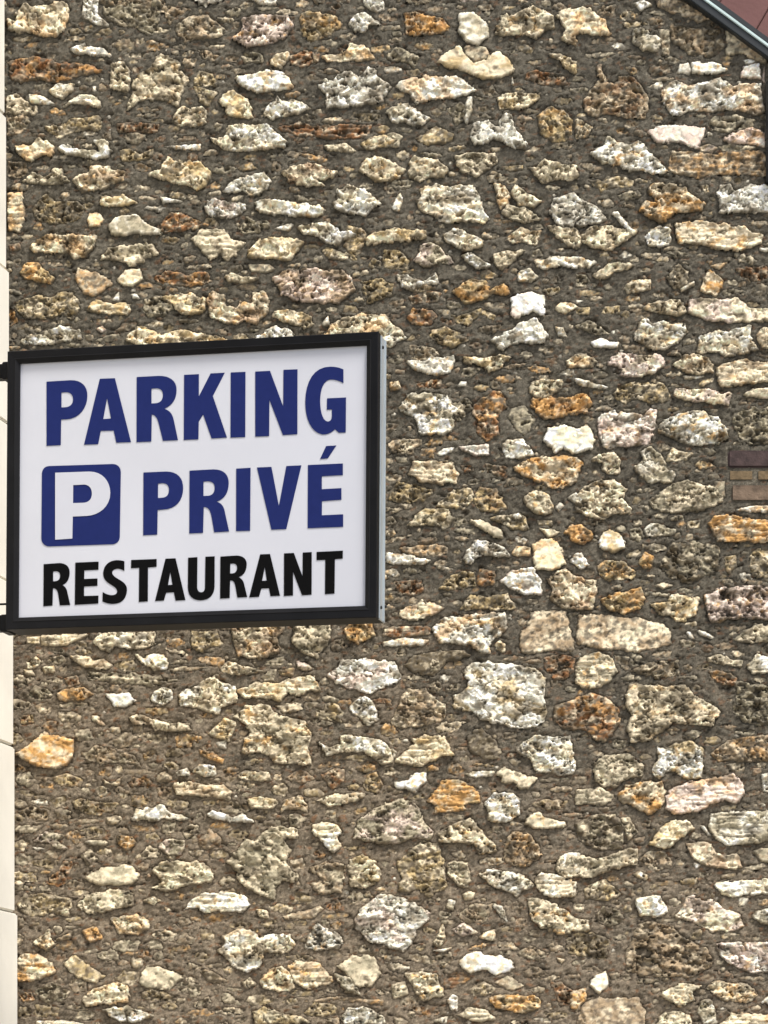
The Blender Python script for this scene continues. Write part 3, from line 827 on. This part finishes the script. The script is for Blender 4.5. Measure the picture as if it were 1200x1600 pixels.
    n3 = fbm(x / (size * .22 + 3), y / (size * .15 + 2.5), seed + 75, 4, .65)
    if kind[0] in 'WCL':
        k3 = np.clip((n3 - .12) / .2, 0, 1)[..., None] * r.uniform(0, .85); C = C * (1 - k3) + OCH * k3
    else:
        k3 = np.clip((n3 - .02) / .2, 0, 1)[..., None] * r.uniform(.35, .85); C = C * (1 - k3) + PALL['C'] * k3
    val = val * (1 + .22 * fbm(x / 7, y / 5, seed + 80, 3, .75) + .3 * (hsh(cx, cy, seed + 81) - .5))
    C = C * np.clip(val, .4, 1.35)[..., None]
    gr = fbm(x / 3.2, y / 2.6, seed + 90, 2)
    spk = np.clip((gr - .28) / .12, 0, 1) * {'s': .05, 'l': .1}.get(flag, .16)
    dirt_shade = np.clip(np.maximum(np.maximum(crack * {'s': .3, 'l': .45, 'p': .7 * rg}.get(flag, .5), lay * .55), spk), 0, 1) * .8
    dirt_shade = np.maximum(dirt_shade, np.clip((.0 - (rid - .4)) / .5, 0, 1) * .5 * (flag == 'p'))
    C = C * (1 - dirt_shade[..., None]) + DIRT_SHADE * dirt_shade[..., None]  # grime specks, plus shade painted into cracks and troughs
    dirt_shade = np.maximum(np.maximum(dirt_shade, cleft * 1.0), ledge * {'s': .1, 'l': .4, 'p': .5 * rg}.get(flag, .4) * np.clip(fbm(x / 16, y / 16, seed + 36, 2) * 5 + .6, 0, 1))  # shade painted into clefts and along ledges
    pat = np.clip((fbm(x / (size * .4 + 4), y / (size * .26 + 3), seed + 83, 3, .6) - {'s': .4, 'l': .22, 'p': .16 - .1 * rg}.get(flag, .18)) / .13, 0, 1) * .72
    pat = pat[..., None]; C = C * (1 - pat) + GREY_BROWN * pat  # darker grey-brown tone laid over random patches
    C = C * (1 - dirt_shade[..., None] * .5) + DIRT_SHADE * dirt_shade[..., None] * .5
    C = C * (1 - .62 * pit[..., None]) + PIT_SHADE * .62 * pit[..., None]  # near-black painted into the pits as shade
    mt = mortar_tint(x, y)[..., None]; MC = MORT_A * (1 - mt) + MORT_B * mt
    sm = np.clip(1 - sd / (1.6 + 5 * np.clip(fbm(x / 24, y / 20, seed + 99, 2), 0, 1)), 0, 1) * .85                                   # mortar smeared on the rim
    lime = np.clip((fbm(x / 11, y / 9, seed + 95, 3, .6) - (-.02 if dull_ else .3)) / .2, 0, 1) * ((.8 if hand else .9) if dull_ else (.08 if flag == 's' else .3))
    if not hand and size < 60: lime = np.maximum(lime, .42 if kind in dull else .16)
    sm = np.maximum(sm, lime)[..., None]
    C = C * (1 - sm) + MC * sm * .95
    # sheet -> quads where inside
    keep = sd > -2.6
    cell = keep[:-1, :-1] & keep[1:, :-1] & keep[:-1, 1:] & keep[1:, 1:]
    if not cell.any(): return None
    ii = np.arange(nx * ny).reshape(ny, nx)
    Q = np.stack([ii[1:, :-1][cell], ii[1:, 1:][cell], ii[:-1, 1:][cell], ii[:-1, :-1][cell]], 1)
    used, inv = np.unique(Q, return_inverse=True); Q = inv.reshape(Q.shape)
    jit = .35 * inner
    x = x + jit * fbm(x / 3, y / 3, seed + 97, 1); 
    V = np.stack([(x - HX) * M, -h * M, EYE + (HY - y) * M], -1).reshape(-1, 3)[used]
    return V, Q, np.clip(C, 0.004, .84).reshape(-1, 3)[used]

wall = thing('stone_wall', 'rubble stone gable wall of pale and rusty stones set in grey-brown mortar behind the sign', 'wall', (px(600, 800)[0], 0, 0))
WO = Vector(wall.location)
m_rock = mat_mineral('rock', .13, .3)
m_mort = mat_mineral('mortar', .3, .9, .95)

area = []
for i, s in enumerate(stones):
    P = s[2]; vis = (P[:, 0].max() > 12) & (P[:, 0].min() < 1200) & (P[:, 1].max() > 0) & (P[:, 1].min() < 1600)
    c = P.mean(0); hid = (40 < c[0] < 560) & (565 < c[1] < 950)
    A = abs(np.dot(P[:, 0], np.roll(P[:, 1], 1)) - np.dot(P[:, 1], np.roll(P[:, 0], 1))) / 2
    area.append(A if vis and not hid else 0)
order = set(np.argsort(-np.array(area))[:300].tolist())
sv, sq, scol, off = [], [], [], 0
for i, (kind, flag, P, hand) in enumerate(stones):
    g = stone_geo(i, kind, flag, P, hand, 1.6 if i < N_SEEN else 1.8)
    if g is None: continue
    V, Q, C = g
    if i in order:
        c = V.mean(0); c[1] = 0
        o = link('stone', big_mesh('stone', V - c, Q, C), m_rock, wall); o.location = Vector(c) - WO
    else:
        sv.append(V); sq.append(Q + off); scol.append(C); off += len(V)
o = link('small_stones', big_mesh('small_stones', np.concatenate(sv), np.concatenate(sq), np.concatenate(scol)), m_rock, wall)
o.location = -WO; o['kind'] = 'stuff'

# bricks by the right edge need a pocket in the mortar
bs = poly_sd(MX, MY, np.array([(1137, 702), (1420, 702), (1420, 786), (1137, 786)], float))
mt = mortar_tint(MX, MY)
h = 1.4 * fbm(MX / 34, MY / 26, 201, 3) * 2 + 2.4 * fbm(MX / 9, MY / 7, 205, 3, .65) + 1.9 * fbm(MX / 3.6, MY / 3.2, 209, 2, .7)
w1, w2, cx, cy, _, _ = worley(MX / 5.5, MY / 4.6, 220)
peb = np.clip((.36 - w1) / .2, 0, 1) * (hsh(cx, cy, 221) < .2)
h = h + peb * 1.7
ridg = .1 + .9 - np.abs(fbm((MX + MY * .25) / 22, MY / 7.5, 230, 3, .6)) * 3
h = h + np.clip(ridg, -1, 1) * (.25 + 1.1 * mt) * np.clip(.5 + 2 * fbm(MX / 50, MY / 40, 235, 2), 0, 1)
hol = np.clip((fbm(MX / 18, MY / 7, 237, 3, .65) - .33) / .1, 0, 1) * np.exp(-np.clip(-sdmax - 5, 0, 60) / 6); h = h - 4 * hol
h = h - 3.4 * np.clip(.35 + 2.2 * fbm(MX / 26, MY / 18, 239, 2), 0, 1) * np.exp(-np.clip(-sdmax, 0, 60) / 2.4)
h = np.where(sdmax > 1.2, -7.0, h)
h = np.where(bs > 0, -.6 + .5 * fbm(MX / 4, MY / 4, 290, 2), h)
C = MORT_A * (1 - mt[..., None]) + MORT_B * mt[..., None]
val = 1 + .5 * fbm(MX / 60, MY / 46, 241, 3) + .75 * fbm(MX / 12, MY / 9, 245, 3, .7) + .7 * fbm(MX / 3.6, MY / 3.2, 249, 2, .7)
pc = hsh(cx, cy, 261)
C = C * np.clip(val, .35, 1.8)[..., None] * (1 + peb * (pc - .35) * 1.5)[..., None]
rust = np.clip((fbm(MX / 16, MY / 8, 271, 3, .6) - .26) / .12, 0, 1)[..., None] * (.35 + .3 * mt[..., None])
C = C * (1 - rust) + lin((128, 88, 56)) * rust
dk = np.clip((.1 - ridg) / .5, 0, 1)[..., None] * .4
C = C * (1 - dk) + DIRT_SHADE * .9 * dk  # mortar creases darkened, shade painted in with the grime
C = C * (1 - .7 * hol[..., None]) + DIRT_SHADE * .7 * hol[..., None]  # hollows beside the stones painted dark as shade
V = np.stack([(MX - HX) * M, -h * M, EYE + (HY - MY) * M], -1).reshape(-1, 3)
ii = np.arange(MX.size).reshape(MX.shape)
cell = (MY[:-1, :-1] > verge_y(MX[:-1, :-1])) & ~((sdmax[:-1, :-1] > 5) & (sdmax[1:, 1:] > 5))
Q = np.stack([ii[1:, :-1][cell], ii[1:, 1:][cell], ii[:-1, 1:][cell], ii[:-1, :-1][cell]], 1)
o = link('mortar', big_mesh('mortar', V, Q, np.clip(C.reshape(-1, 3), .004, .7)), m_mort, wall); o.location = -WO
# the rest of the wall, beyond what the photograph shows
m_core = mat('wall_core', (118, 106, 90), .95, var=.35, scale=14, bump=.8, bscale=40)
pts = [(px(X0 - 10, 0)[0], 0), (px(2100, 0)[0], 0), px(2100, verge_y(2100)), px(X0 - 10, verge_y(X0 - 10))]
o = link('wall_core', mesh('wall_core', [(x, y, z) for y in (.014, .45) for x, z in pts],
    [(0, 1, 2, 3), (7, 6, 5, 4), (0, 4, 5, 1), (1, 5, 6, 2), (2, 6, 7, 3), (3, 7, 4, 0)]), m_core, wall); o.location = -WO

# bricks let into the wall
m_purple = mat('purple_brick', (70, 56, 54), .9, var=.45, scale=45, bump=.6, bscale=180)
m_buff = mat('buff_brick', (112, 95, 70), .92, var=.5, scale=40, bump=.7, bscale=160)
m_pink = mat('pinkish_brick', (106, 90, 75), .92, var=.55, scale=36, bump=1.0, bscale=160)
for x0, x1, y0, y1, m_, dp in ((1137, 1262, 704, 731, m_purple, 2.5), (1138, 1178, 733.5, 752, m_buff, 1), (1182, 1262, 733.5, 752, m_buff, 1.2),
                               (1142, 1262, 756, 784, m_pink, 2), (1264, 1330, 704, 731, m_buff, 4), (1264, 1330, 733.5, 784, m_pink, 4)):
    (ax, az), (bx, bz) = px(x0, y1), px(x1, y0)
    o = box('brick', (ax, -dp * M, az), (bx, .03, bz), m_, wall, .0045); o.location = -WO

# ---------------------------------------------------------------- ground
gm = mat('pavement_concrete', (160, 155, 146), .92, var=.25, scale=3, bump=.4, bscale=120)
g = link('pavement', mesh('pavement', [(-60, -80, 0), (60, -80, 0), (60, 40, 0), (-60, 40, 0)], [(0, 1, 2, 3)]), gm); g['kind'] = 'structure'

# ---------------------------------------------------------------- cream ashlar house at the left, seen almost edge-on
YAW = math.radians(13.02)
dirv = Vector((math.sin(YAW), math.cos(YAW), 0))      # along the facade, away from the camera
nrm = Vector((math.cos(YAW), -math.sin(YAW), 0))      # its outward normal
house = thing('cream_house_wall', 'smooth cream ashlar wall of large blocks along the left edge, carrying the sign', 'wall', (px(10, 0)[0] - .3, -.4, 0))
HO = Vector(house.location)
m_cream = mat('cream_ashlar', (224, 220, 208), .85, var=.13, scale=5, bump=.25, bscale=300)
m_joint = mat('ashlar_joint', (176, 163, 146), .9, var=.15, scale=30)
rows = [(2600, 30), (1674, 30), (1428, 25.5), (1169, 23.5), (915, 18.5), (668, 17), (428, 12.5), (187, 10), (-60, 9), (-300, 9)]
def facade_pt(s, off, z, edge):                        # s metres before the stone wall, off = in front of the face
    p = Vector((px(edge, 0)[0], -.03, z)) - dirv * s + nrm * off
    return p
for i in range(len(rows) - 1):
    z0, z1 = max(px(0, rows[i][0])[1], 0), px(0, rows[i + 1][0])[1]
    e = rows[i][1]
    g_ = .0025
    cuts = [0, .34 + .22 * (i % 2), .98 + .2 * (i % 2), 1.75, 2.55]
    for a_, b_ in zip(cuts[:-1], cuts[1:]):
        bm = bmesh.new()
        base = Vector((px(e, 0)[0], -.03, 0))
        mt_ = Matrix.Translation(base) @ Matrix(((nrm.x, -dirv.x, 0, 0), (nrm.y, -dirv.y, 0, 0), (0, 0, 1, 0), (0, 0, 0, 1)))
        o = box('block', (-.22, a_ + (g_ if a_ else 0), z0 + g_), (0, b_ - g_, z1 - g_), m_cream, house, .004, mtx=mt_)
        o.location = -HO
bm = bmesh.new()
base = Vector((px(8, 0)[0], -.03, 0))
mt_ = Matrix.Translation(base) @ Matrix(((nrm.x, -dirv.x, 0, 0), (nrm.y, -dirv.y, 0, 0), (0, 0, 1, 0), (0, 0, 0, 1)))
o = box('joint_backing', (-.9, .004, 0), (-.003, 2.54, 4.9), m_joint, house, mtx=mt_); o.location = -HO

# ---------------------------------------------------------------- the sign
SX, SZ, SY = -0.42825, 3.12539, -0.9
ROLL = -0.006808; SW, SH = 0.80286, 0.57230
ux = Vector((math.cos(YAW) * math.cos(ROLL), -math.sin(YAW) * math.cos(ROLL), math.sin(ROLL)))
uz = Vector((-math.cos(YAW) * math.sin(ROLL), math.sin(YAW) * math.sin(ROLL), math.cos(ROLL)))
un = ux.cross(uz)                                      # towards the viewer is -Y
if un.y > 0: un = -un
SC = Vector((SX, SY, SZ))
SM = Matrix(((ux.x, uz.x, un.x, SC.x), (ux.y, uz.y, un.y, SC.y), (ux.z, uz.z, un.z, SC.z), (0, 0, 0, 1)))   # local: x right, y up, z out
def sign_uv(x, y):
    d = Vector(((x - HX) / F, 1, (HY - y) / F)); o_ = Vector((0, -D, EYE))
    t = (SC - o_).dot(un) / d.dot(un); q = o_ + d * t - SC
    return q.dot(ux), q.dot(uz)

sign = thing('projecting_sign', 'black-framed white light box sign reading PARKING PRIVÉ RESTAURANT, bracketed off the cream wall', 'sign', SC)
SOI = Matrix.Translation(-SC)
m_black = mat('black_frame', (17, 17, 19), .5, var=.3, scale=14, spec=.15)
m_face = mat('white_acrylic', (193, 195, 203), .5, var=.035, scale=5, spec=.4, bump=.05, bscale=12)
m_alu = mat('aluminium_casing', (190, 198, 202), .38, metal=.55, var=.1, scale=9)
m_blue = mat('blue_vinyl', (30, 40, 92), .8, var=.06, scale=60, spec=.08)
m_ink = mat('black_vinyl', (9, 9, 10), .8, var=.06, scale=60, spec=.08)
m_vwhite = mat('white_vinyl', (190, 192, 201), .5, var=.02, scale=20)
m_screw = mat('screw_dark', (20, 20, 20), .5)

def sgn(name, me, m_, parent=sign):
    me.transform(SOI @ SM); return link(name, me, m_, parent)
hw, hh, fw, T = SW / 2, SH / 2, .0262, .072
face = sgn('sign_face', mesh('sign_face', [(-hw - .004, -hh - .004, 0), (hw + .004, -hh - .004, 0), (hw + .004, hh + .004, 0), (-hw - .004, hh + .004, 0),
      (-hw - .004, -hh - .004, -.004), (hw + .004, -hh - .004, -.004), (hw + .004, hh + .004, -.004), (-hw - .004, hh + .004, -.004)],
      [(0, 1, 2, 3), (7, 6, 5, 4), (0, 4, 5, 1), (1, 5, 6, 2), (2, 6, 7, 3), (3, 7, 4, 0)]), m_face)
# four mitred frame bars: inner lip, shallow chamfer, flat outer band with a fine step
prof = [(-.001, -.004), (-.001, .006), (.0085, .0125), (.0100, .0115), (.0245, .0125), (fw, .0108), (fw, -.010), (.004, -.010)]
for side in range(4):
    V, Fc = [], []
    n = len(prof)
    for end in (-1, 1):
        for o_, z_ in prof:
            if side == 0: V.append((end * (hw + o_), hh + o_, z_))
            elif side == 1: V.append((hw + o_, -end * (hh + o_), z_))
            elif side == 2: V.append((-end * (hw + o_), -hh - o_, z_))
            else: V.append((-hw - o_, end * (hh + o_), z_))
    for i in range(n):
        j = (i + 1) % n; Fc.append((i, j, n + j, n + i))
    Fc += [tuple(range(n))[::-1], tuple(range(n, 2 * n))]
    me = mesh('frame_bar', V, Fc); bm = bmesh.new(); bm.from_mesh(me); bmesh.ops.recalc_face_normals(bm, faces=bm.faces); bm.to_mesh(me); bm.free()
    sgn('frame_bar', me, m_black)
# casing behind the frame: black sheet with an aluminium end plate
ow, oh = hw + fw - .0012, hh + fw - .0012
def loc_box(name, a, b, m_, parent=sign, bev=.0):
    bm = bmesh.new(); box_bm(bm, a, b); bmesh.ops.recalc_face_normals(bm, faces=bm.faces)
    if bev: bmesh.ops.bevel(bm, geom=bm.edges[:], offset=bev, segments=2, affect='EDGES')
    me = bpy.data.meshes.new(name); bm.to_mesh(me); bm.free(); return sgn(name, me, m_, parent)
loc_box('casing', (-ow, -oh, -T), (ow - .003, oh, -.0102), m_black)
ep = loc_box('end_plate', (ow - .0028, -oh, -T), (ow + .0006, oh, -.0104), m_alu, bev=.0008)
for sx_ in (-.0145, -.055):
    loc_box('plate_lip', (ow + .0008, -oh + .002, sx_ - .004), (ow + .0030, oh - .002, sx_), m_alu)
def screw(x, y, z):
    bm = bmesh.new(); bmesh.ops.create_cone(bm, cap_ends=True, segments=10, radius1=.0042, radius2=.0034, depth=.004,
        matrix=Matrix.Translation((x, y, z)) @ Matrix.Rotation(math.pi / 2, 4, 'Y'))
    me = bpy.data.meshes.new('screw'); bm.to_mesh(me); bm.free(); sgn('screw', me, m_screw)
for sy_ in (1, -1):
    screw(ow + .004, sy_ * (oh - .026), -.020); screw(ow + .004, sy_ * (oh - .036), -.064)

# ---- lettering: outlines drawn in enlarged photo pixels and laid onto the sign face
def glyph(name, path, origin, m_, lift, depth=.0008):
    cu = bpy.data.curves.new(name, 'CURVE'); cu.dimensions = '2D'; cu.fill_mode = 'BOTH'; cu.resolution_u = 1
    toks = ''.join(' %s ' % c if c in 'MLCZ' else c for c in path.replace(',', ' ')).split(); i = 0; subs = []; cur = None; cmd = None
    def pt(k): return np.array([float(toks[k]), float(toks[k + 1])])
    while i < len(toks):
        if toks[i] in 'MLCZ': cmd = toks[i]; i += 1
        if cmd == 'Z': subs.append(cur); cur = cmd = None; continue
        if cmd == 'M': cur = [pt(i)]; i += 2; cmd = 'L'
        elif cmd == 'L': cur.append(pt(i)); i += 2
        elif cmd == 'C':
            p0, p1, p2, p3 = cur[-1], pt(i), pt(i + 2), pt(i + 4); i += 6
            for t in np.linspace(0, 1, 9)[1:]:
                cur.append((1 - t) ** 3 * p0 + 3 * (1 - t) ** 2 * t * p1 + 3 * (1 - t) * t * t * p2 + t ** 3 * p3)
    for s in subs:
        sp = cu.splines.new('POLY'); sp.points.add(len(s) - 1); sp.use_cyclic_u = True
        for q, p in zip(sp.points, s):
            u, v = sign_uv(origin[0] + p[0] / 4.4444, origin[1] + p[1] / 4.4444); q.co = (u, v, 0, 1)
    cu.extrude = depth / 2
    tmp = bpy.data.objects.new('tmp', cu); col.objects.link(tmp)
    dg = bpy.context.evaluated_depsgraph_get(); me = bpy.data.meshes.new_from_object(tmp.evaluated_get(dg)); me.name = name
    bpy.data.objects.remove(tmp)
    me.transform(Matrix.Translation((0, 0, lift + depth / 2)))
    me.materials.clear()
    return sgn(name, me, m_)
A, B, Cc, Dd = (50, 560), (300, 560), (50, 840), (300, 840)
for org, p in (
 (A, 'M102,162 L270,152 C345,150 387,195 385,262 C384,345 330,418 240,424 L203,425 L200,603 L102,608 Z M205,238 L240,235 C272,238 286,258 286,285 C286,315 268,338 232,340 L205,341 Z'),
 (A, 'M472,142 L576,138 L688,582 L586,586 L568,502 L478,504 L460,596 L362,600 Z M522,275 L550,418 L495,422 Z'),
 (A, 'M728,130 L880,122 C955,120 1006,155 1004,220 C1004,285 975,325 920,350 C960,365 975,385 985,430 L1014,568 L910,573 L885,470 C872,415 860,395 832,390 L829,578 L727,582 Z M830,211 L865,208 C895,210 910,225 910,255 C910,290 890,310 860,312 L830,314 Z'),
 (B, 'M-54,115 L48,110 L48,265 L130,105 L228,100 L145,262 L243,550 L137,557 L78,390 L47,440 L45,563 L-56,567 Z'),
 (B, 'M270,98 L372,94 L370,547 L268,551 Z'),
 (B, 'M440,92 L542,87 L634,335 L636,80 L733,76 L732,527 L632,533 L538,288 L536,540 L440,544 Z'),
 (B, 'M1052,78 L1052,172 C1010,150 985,147 960,148 C915,152 890,215 890,300 C892,385 912,436 944,439 C965,438 972,420 972,395 L972,355 L937,357 L939,278 L1070,272 L1068,515 L1020,517 L993,493 C965,520 940,530 905,529 C830,515 785,425 787,300 C790,160 845,60 960,58 C995,58 1030,65 1052,78 Z'),
 (A, 'M775,793 L930,786 C1010,785 1052,830 1050,905 C1048,990 1000,1048 905,1051 L873,1053 L870,1224 L773,1229 Z M876,870 L905,867 C938,868 952,885 952,913 C952,948 935,966 905,968 L875,970 Z'),
 (B, 'M-16,780 L150,771 C220,772 257,805 255,870 C253,930 230,975 172,995 C210,1008 222,1030 230,1075 L258,1202 L155,1208 L138,1110 C128,1055 118,1035 82,1032 L77,1212 L-18,1216 Z M80,857 L110,854 C145,855 158,870 158,900 C158,935 140,953 108,955 L80,956 Z'),
 (B, 'M308,766 L407,760 L404,1197 L307,1200 Z'),
 (B, 'M452,758 L552,754 L604,1027 L656,748 L760,743 L655,1186 L552,1190 Z'),
 (B, 'M806,741 L1048,730 L1048,811 L902,819 L902,909 L1038,901 L1038,982 L903,992 L902,1090 L1050,1083 L1050,1170 L804,1180 Z M932,609 L1003,605 L943,695 L890,699 Z')):
    glyph('letter', p, org, m_blue, .0003)
glyph('parking_badge', 'M120,748 L560,734 C595,734 615,755 617,790 L610,1240 C608,1270 590,1288 560,1291 L120,1306 C88,1305 68,1285 66,1250 L70,800 C72,770 88,750 120,748 Z', A, m_blue, .0003)
glyph('badge_letter', 'M163,795 L400,787 C490,787 543,850 545,935 C545,1030 470,1090 380,1095 L285,1099 L282,1252 L163,1260 Z M288,881 L365,877 C400,880 418,905 418,940 C418,980 395,1003 355,1004 L286,1006 Z', A, m_vwhite, .0013)
for org, p in (
 (Cc, 'M82,185 L190,177 C240,178 263,205 262,245 C260,290 245,315 212,330 C235,342 243,360 248,390 L266,468 L194,471 L184,400 C178,365 168,352 146,352 L143,472 L80,477 Z M147,236 L168,234 C188,236 196,246 196,265 C196,290 182,302 162,303 L147,304 Z'),
 (Cc, 'M302,174 L463,167 L462,223 L364,228 L363,288 L455,284 L455,335 L362,340 L362,406 L462,403 L461,458 L298,467 Z'),
 (Cc, 'M642,165 L642,232 C620,220 605,215 590,217 C568,220 556,230 557,245 C560,265 585,280 612,295 C645,315 662,335 660,368 C655,430 620,460 560,461 C535,460 505,452 490,443 L492,378 C510,390 535,402 560,400 C582,398 592,388 592,373 C590,352 570,340 545,325 C510,305 494,280 495,245 C500,190 535,160 590,157 C610,157 630,160 642,165 Z'),
 (Cc, 'M690,156 L866,149 L866,203 L806,208 L805,443 L743,447 L745,210 L688,213 Z'),
 (Cc, 'M928,147 L997,144 L1066,434 L998,438 L985,380 L932,383 L917,437 L855,441 Z M961,238 L976,328 L945,330 Z'),
 (Dd, 'M-26,140 L38,136 L36,345 C38,370 50,380 65,380 C82,379 90,368 91,345 L94,133 L158,130 L157,340 C155,400 120,434 60,436 C5,436 -28,405 -28,345 Z'),
 (Dd, 'M198,132 L310,125 C355,125 383,150 380,190 C378,235 360,260 325,275 C350,288 360,305 365,335 L384,413 L316,417 L303,345 C297,310 290,298 265,298 L262,420 L196,424 Z M266,182 L285,180 C305,181 314,193 314,210 C313,235 300,248 282,249 L265,250 Z'),
 (Dd, 'M474,117 L542,114 L612,404 L546,407 L535,352 L482,354 L466,411 L398,415 Z M506,205 L520,299 L487,301 Z'),
 (Dd, 'M640,110 L708,107 L768,270 L770,104 L832,101 L831,396 L765,401 L702,238 L702,402 L639,406 Z'),
 (Dd, 'M866,100 L1048,91 L1047,146 L993,150 L990,389 L924,393 L926,155 L866,157 Z')):
    glyph('letter', p, org, m_ink, .0003)

# ---- brackets back to the cream wall
def bracket(y0, y1, z_=-.03, half=.017, dy0=0, dy1=0):
    zc = .5 * (y0 + y1)
    u0, v0 = sign_uv(10, y0); u1, v1 = sign_uv(10, y1)
    return loc_box('bracket_arm', (-ow - .36, v1, z_ - half), (-ow - .0004, v0, z_ + half), m_black, bev=.0025)
bracket(565.5, 587.5); bracket(959, 983)
def rod(y, r=.0024):
    u, v = sign_uv(10, y)
    bm = bmesh.new(); bmesh.ops.create_cone(bm, cap_ends=True, segments=12, radius1=r, radius2=r, depth=.36,
        matrix=Matrix.Translation((-ow - .18, v, -.02)) @ Matrix.Rotation(math.pi / 2, 4, 'Y'))
    me = bpy.data.meshes.new('tie_rod'); bm.to_mesh(me); bm.free(); sgn('tie_rod', me, m_black)
rod(941.3)
for yy in (576, 971):
    u, v = sign_uv(10, yy)
    loc_box('clamp', (-ow - .02, v - .022, -.06), (-ow - .0006, v + .017, -.004), m_black, bev=.002)

# ---------------------------------------------------------------- gable coping and the reddish roof rising behind it
th = math.atan(.735)
p0 = Vector((px(1093, 0)[0], 0, px(0, 0)[1])); dn = Vector((math.cos(th), 0, -math.sin(th))); up = Vector((math.sin(th), 0, math.cos(th)))
RM = Matrix(((dn.x, 0, up.x, p0.x), (dn.y, 1, up.y, p0.y), (dn.z, 0, up.z, p0.z), (0, 0, 0, 1)))   # local x down the slope, y into the wall, z off the slope
m_board = mat('pink_brown_panels', (118, 84, 80), .9, var=.14, scale=9, bump=.4, bscale=90)
m_trim_d = mat('dark_trim', (38, 42, 44), .5, var=.1, scale=20)
m_trim_l = mat('pale_metal_trim', (196, 212, 208), .35, metal=.2, var=.08, scale=20)
trim = thing('gable_trim', 'slim grey metal edge trim sloping along the top of the stone gable', 'trim', p0)
def rbox(name, a, b, m_, parent, bev=.0):
    o = box(name, a, b, m_, parent, bev, mtx=RM); o.location = -Vector(parent.location); return o
rbox('trim_strip', (-1.2, -.030, -.024), (1.4, .0, -.0055), m_trim_d, trim, .002)
rbox('trim_strip', (-1.2, -.034, -.005), (1.4, .0, .0022), m_trim_l, trim, .0015)
rbox('trim_strip', (-1.2, -.030, .0026), (1.4, .30, .016), m_trim_d, trim, .002)
roof = thing('neighbour_roof', 'pinkish-brown panelled roof rising behind the gable in the top right corner', 'roof', (px(1180, 0)[0], .4, px(0, 40)[1]))
lean = Matrix.Translation(p0 + Vector((0, .33, 0))) @ Matrix.Rotation(math.radians(30), 4, 'Y')
o = box('roof_backing', (-1.2, .012, -1.6), (1.2, .03, 1.5), m_board, roof, mtx=lean); o.location = -Vector(roof.location)
for k in range(-9, 9):
    for q in range(-2, 3):
        o = box('panel', (k * .118 + .018, 0, q * .62 - .3), (k * .118 + .133, .02, q * .62 + .317), m_board, roof, .0016, mtx=lean)
        o.location = -Vector(roof.location)

# narrow dark strip at the wall's right edge, built as a capped tube
edge_strip = thing('dark_edge_strip', 'narrow dark upright strip at the right end of the stone wall below the roof corner', 'edge_strip', (px(1207, 0)[0], -.01, px(0, 290)[1]))
def tube(name, x, ya, yb, r, parent):
    (cx_, za), zb = px(x, yb), px(x, ya)[1]
    bm = bmesh.new(); bmesh.ops.create_cone(bm, cap_ends=True, segments=24, radius1=r, radius2=r, depth=zb - za, matrix=Matrix.Translation((cx_, -.014, (za + zb) / 2)))
    me = bpy.data.meshes.new(name); bm.to_mesh(me); bm.free(); o = link(name, me, m_trim_d, parent); o.location = -Vector(parent.location)
tube('edge_strip', 1210, 132, 287, .0235, edge_strip); tube('strip_band', 1210, 205, 222, .0265, edge_strip)
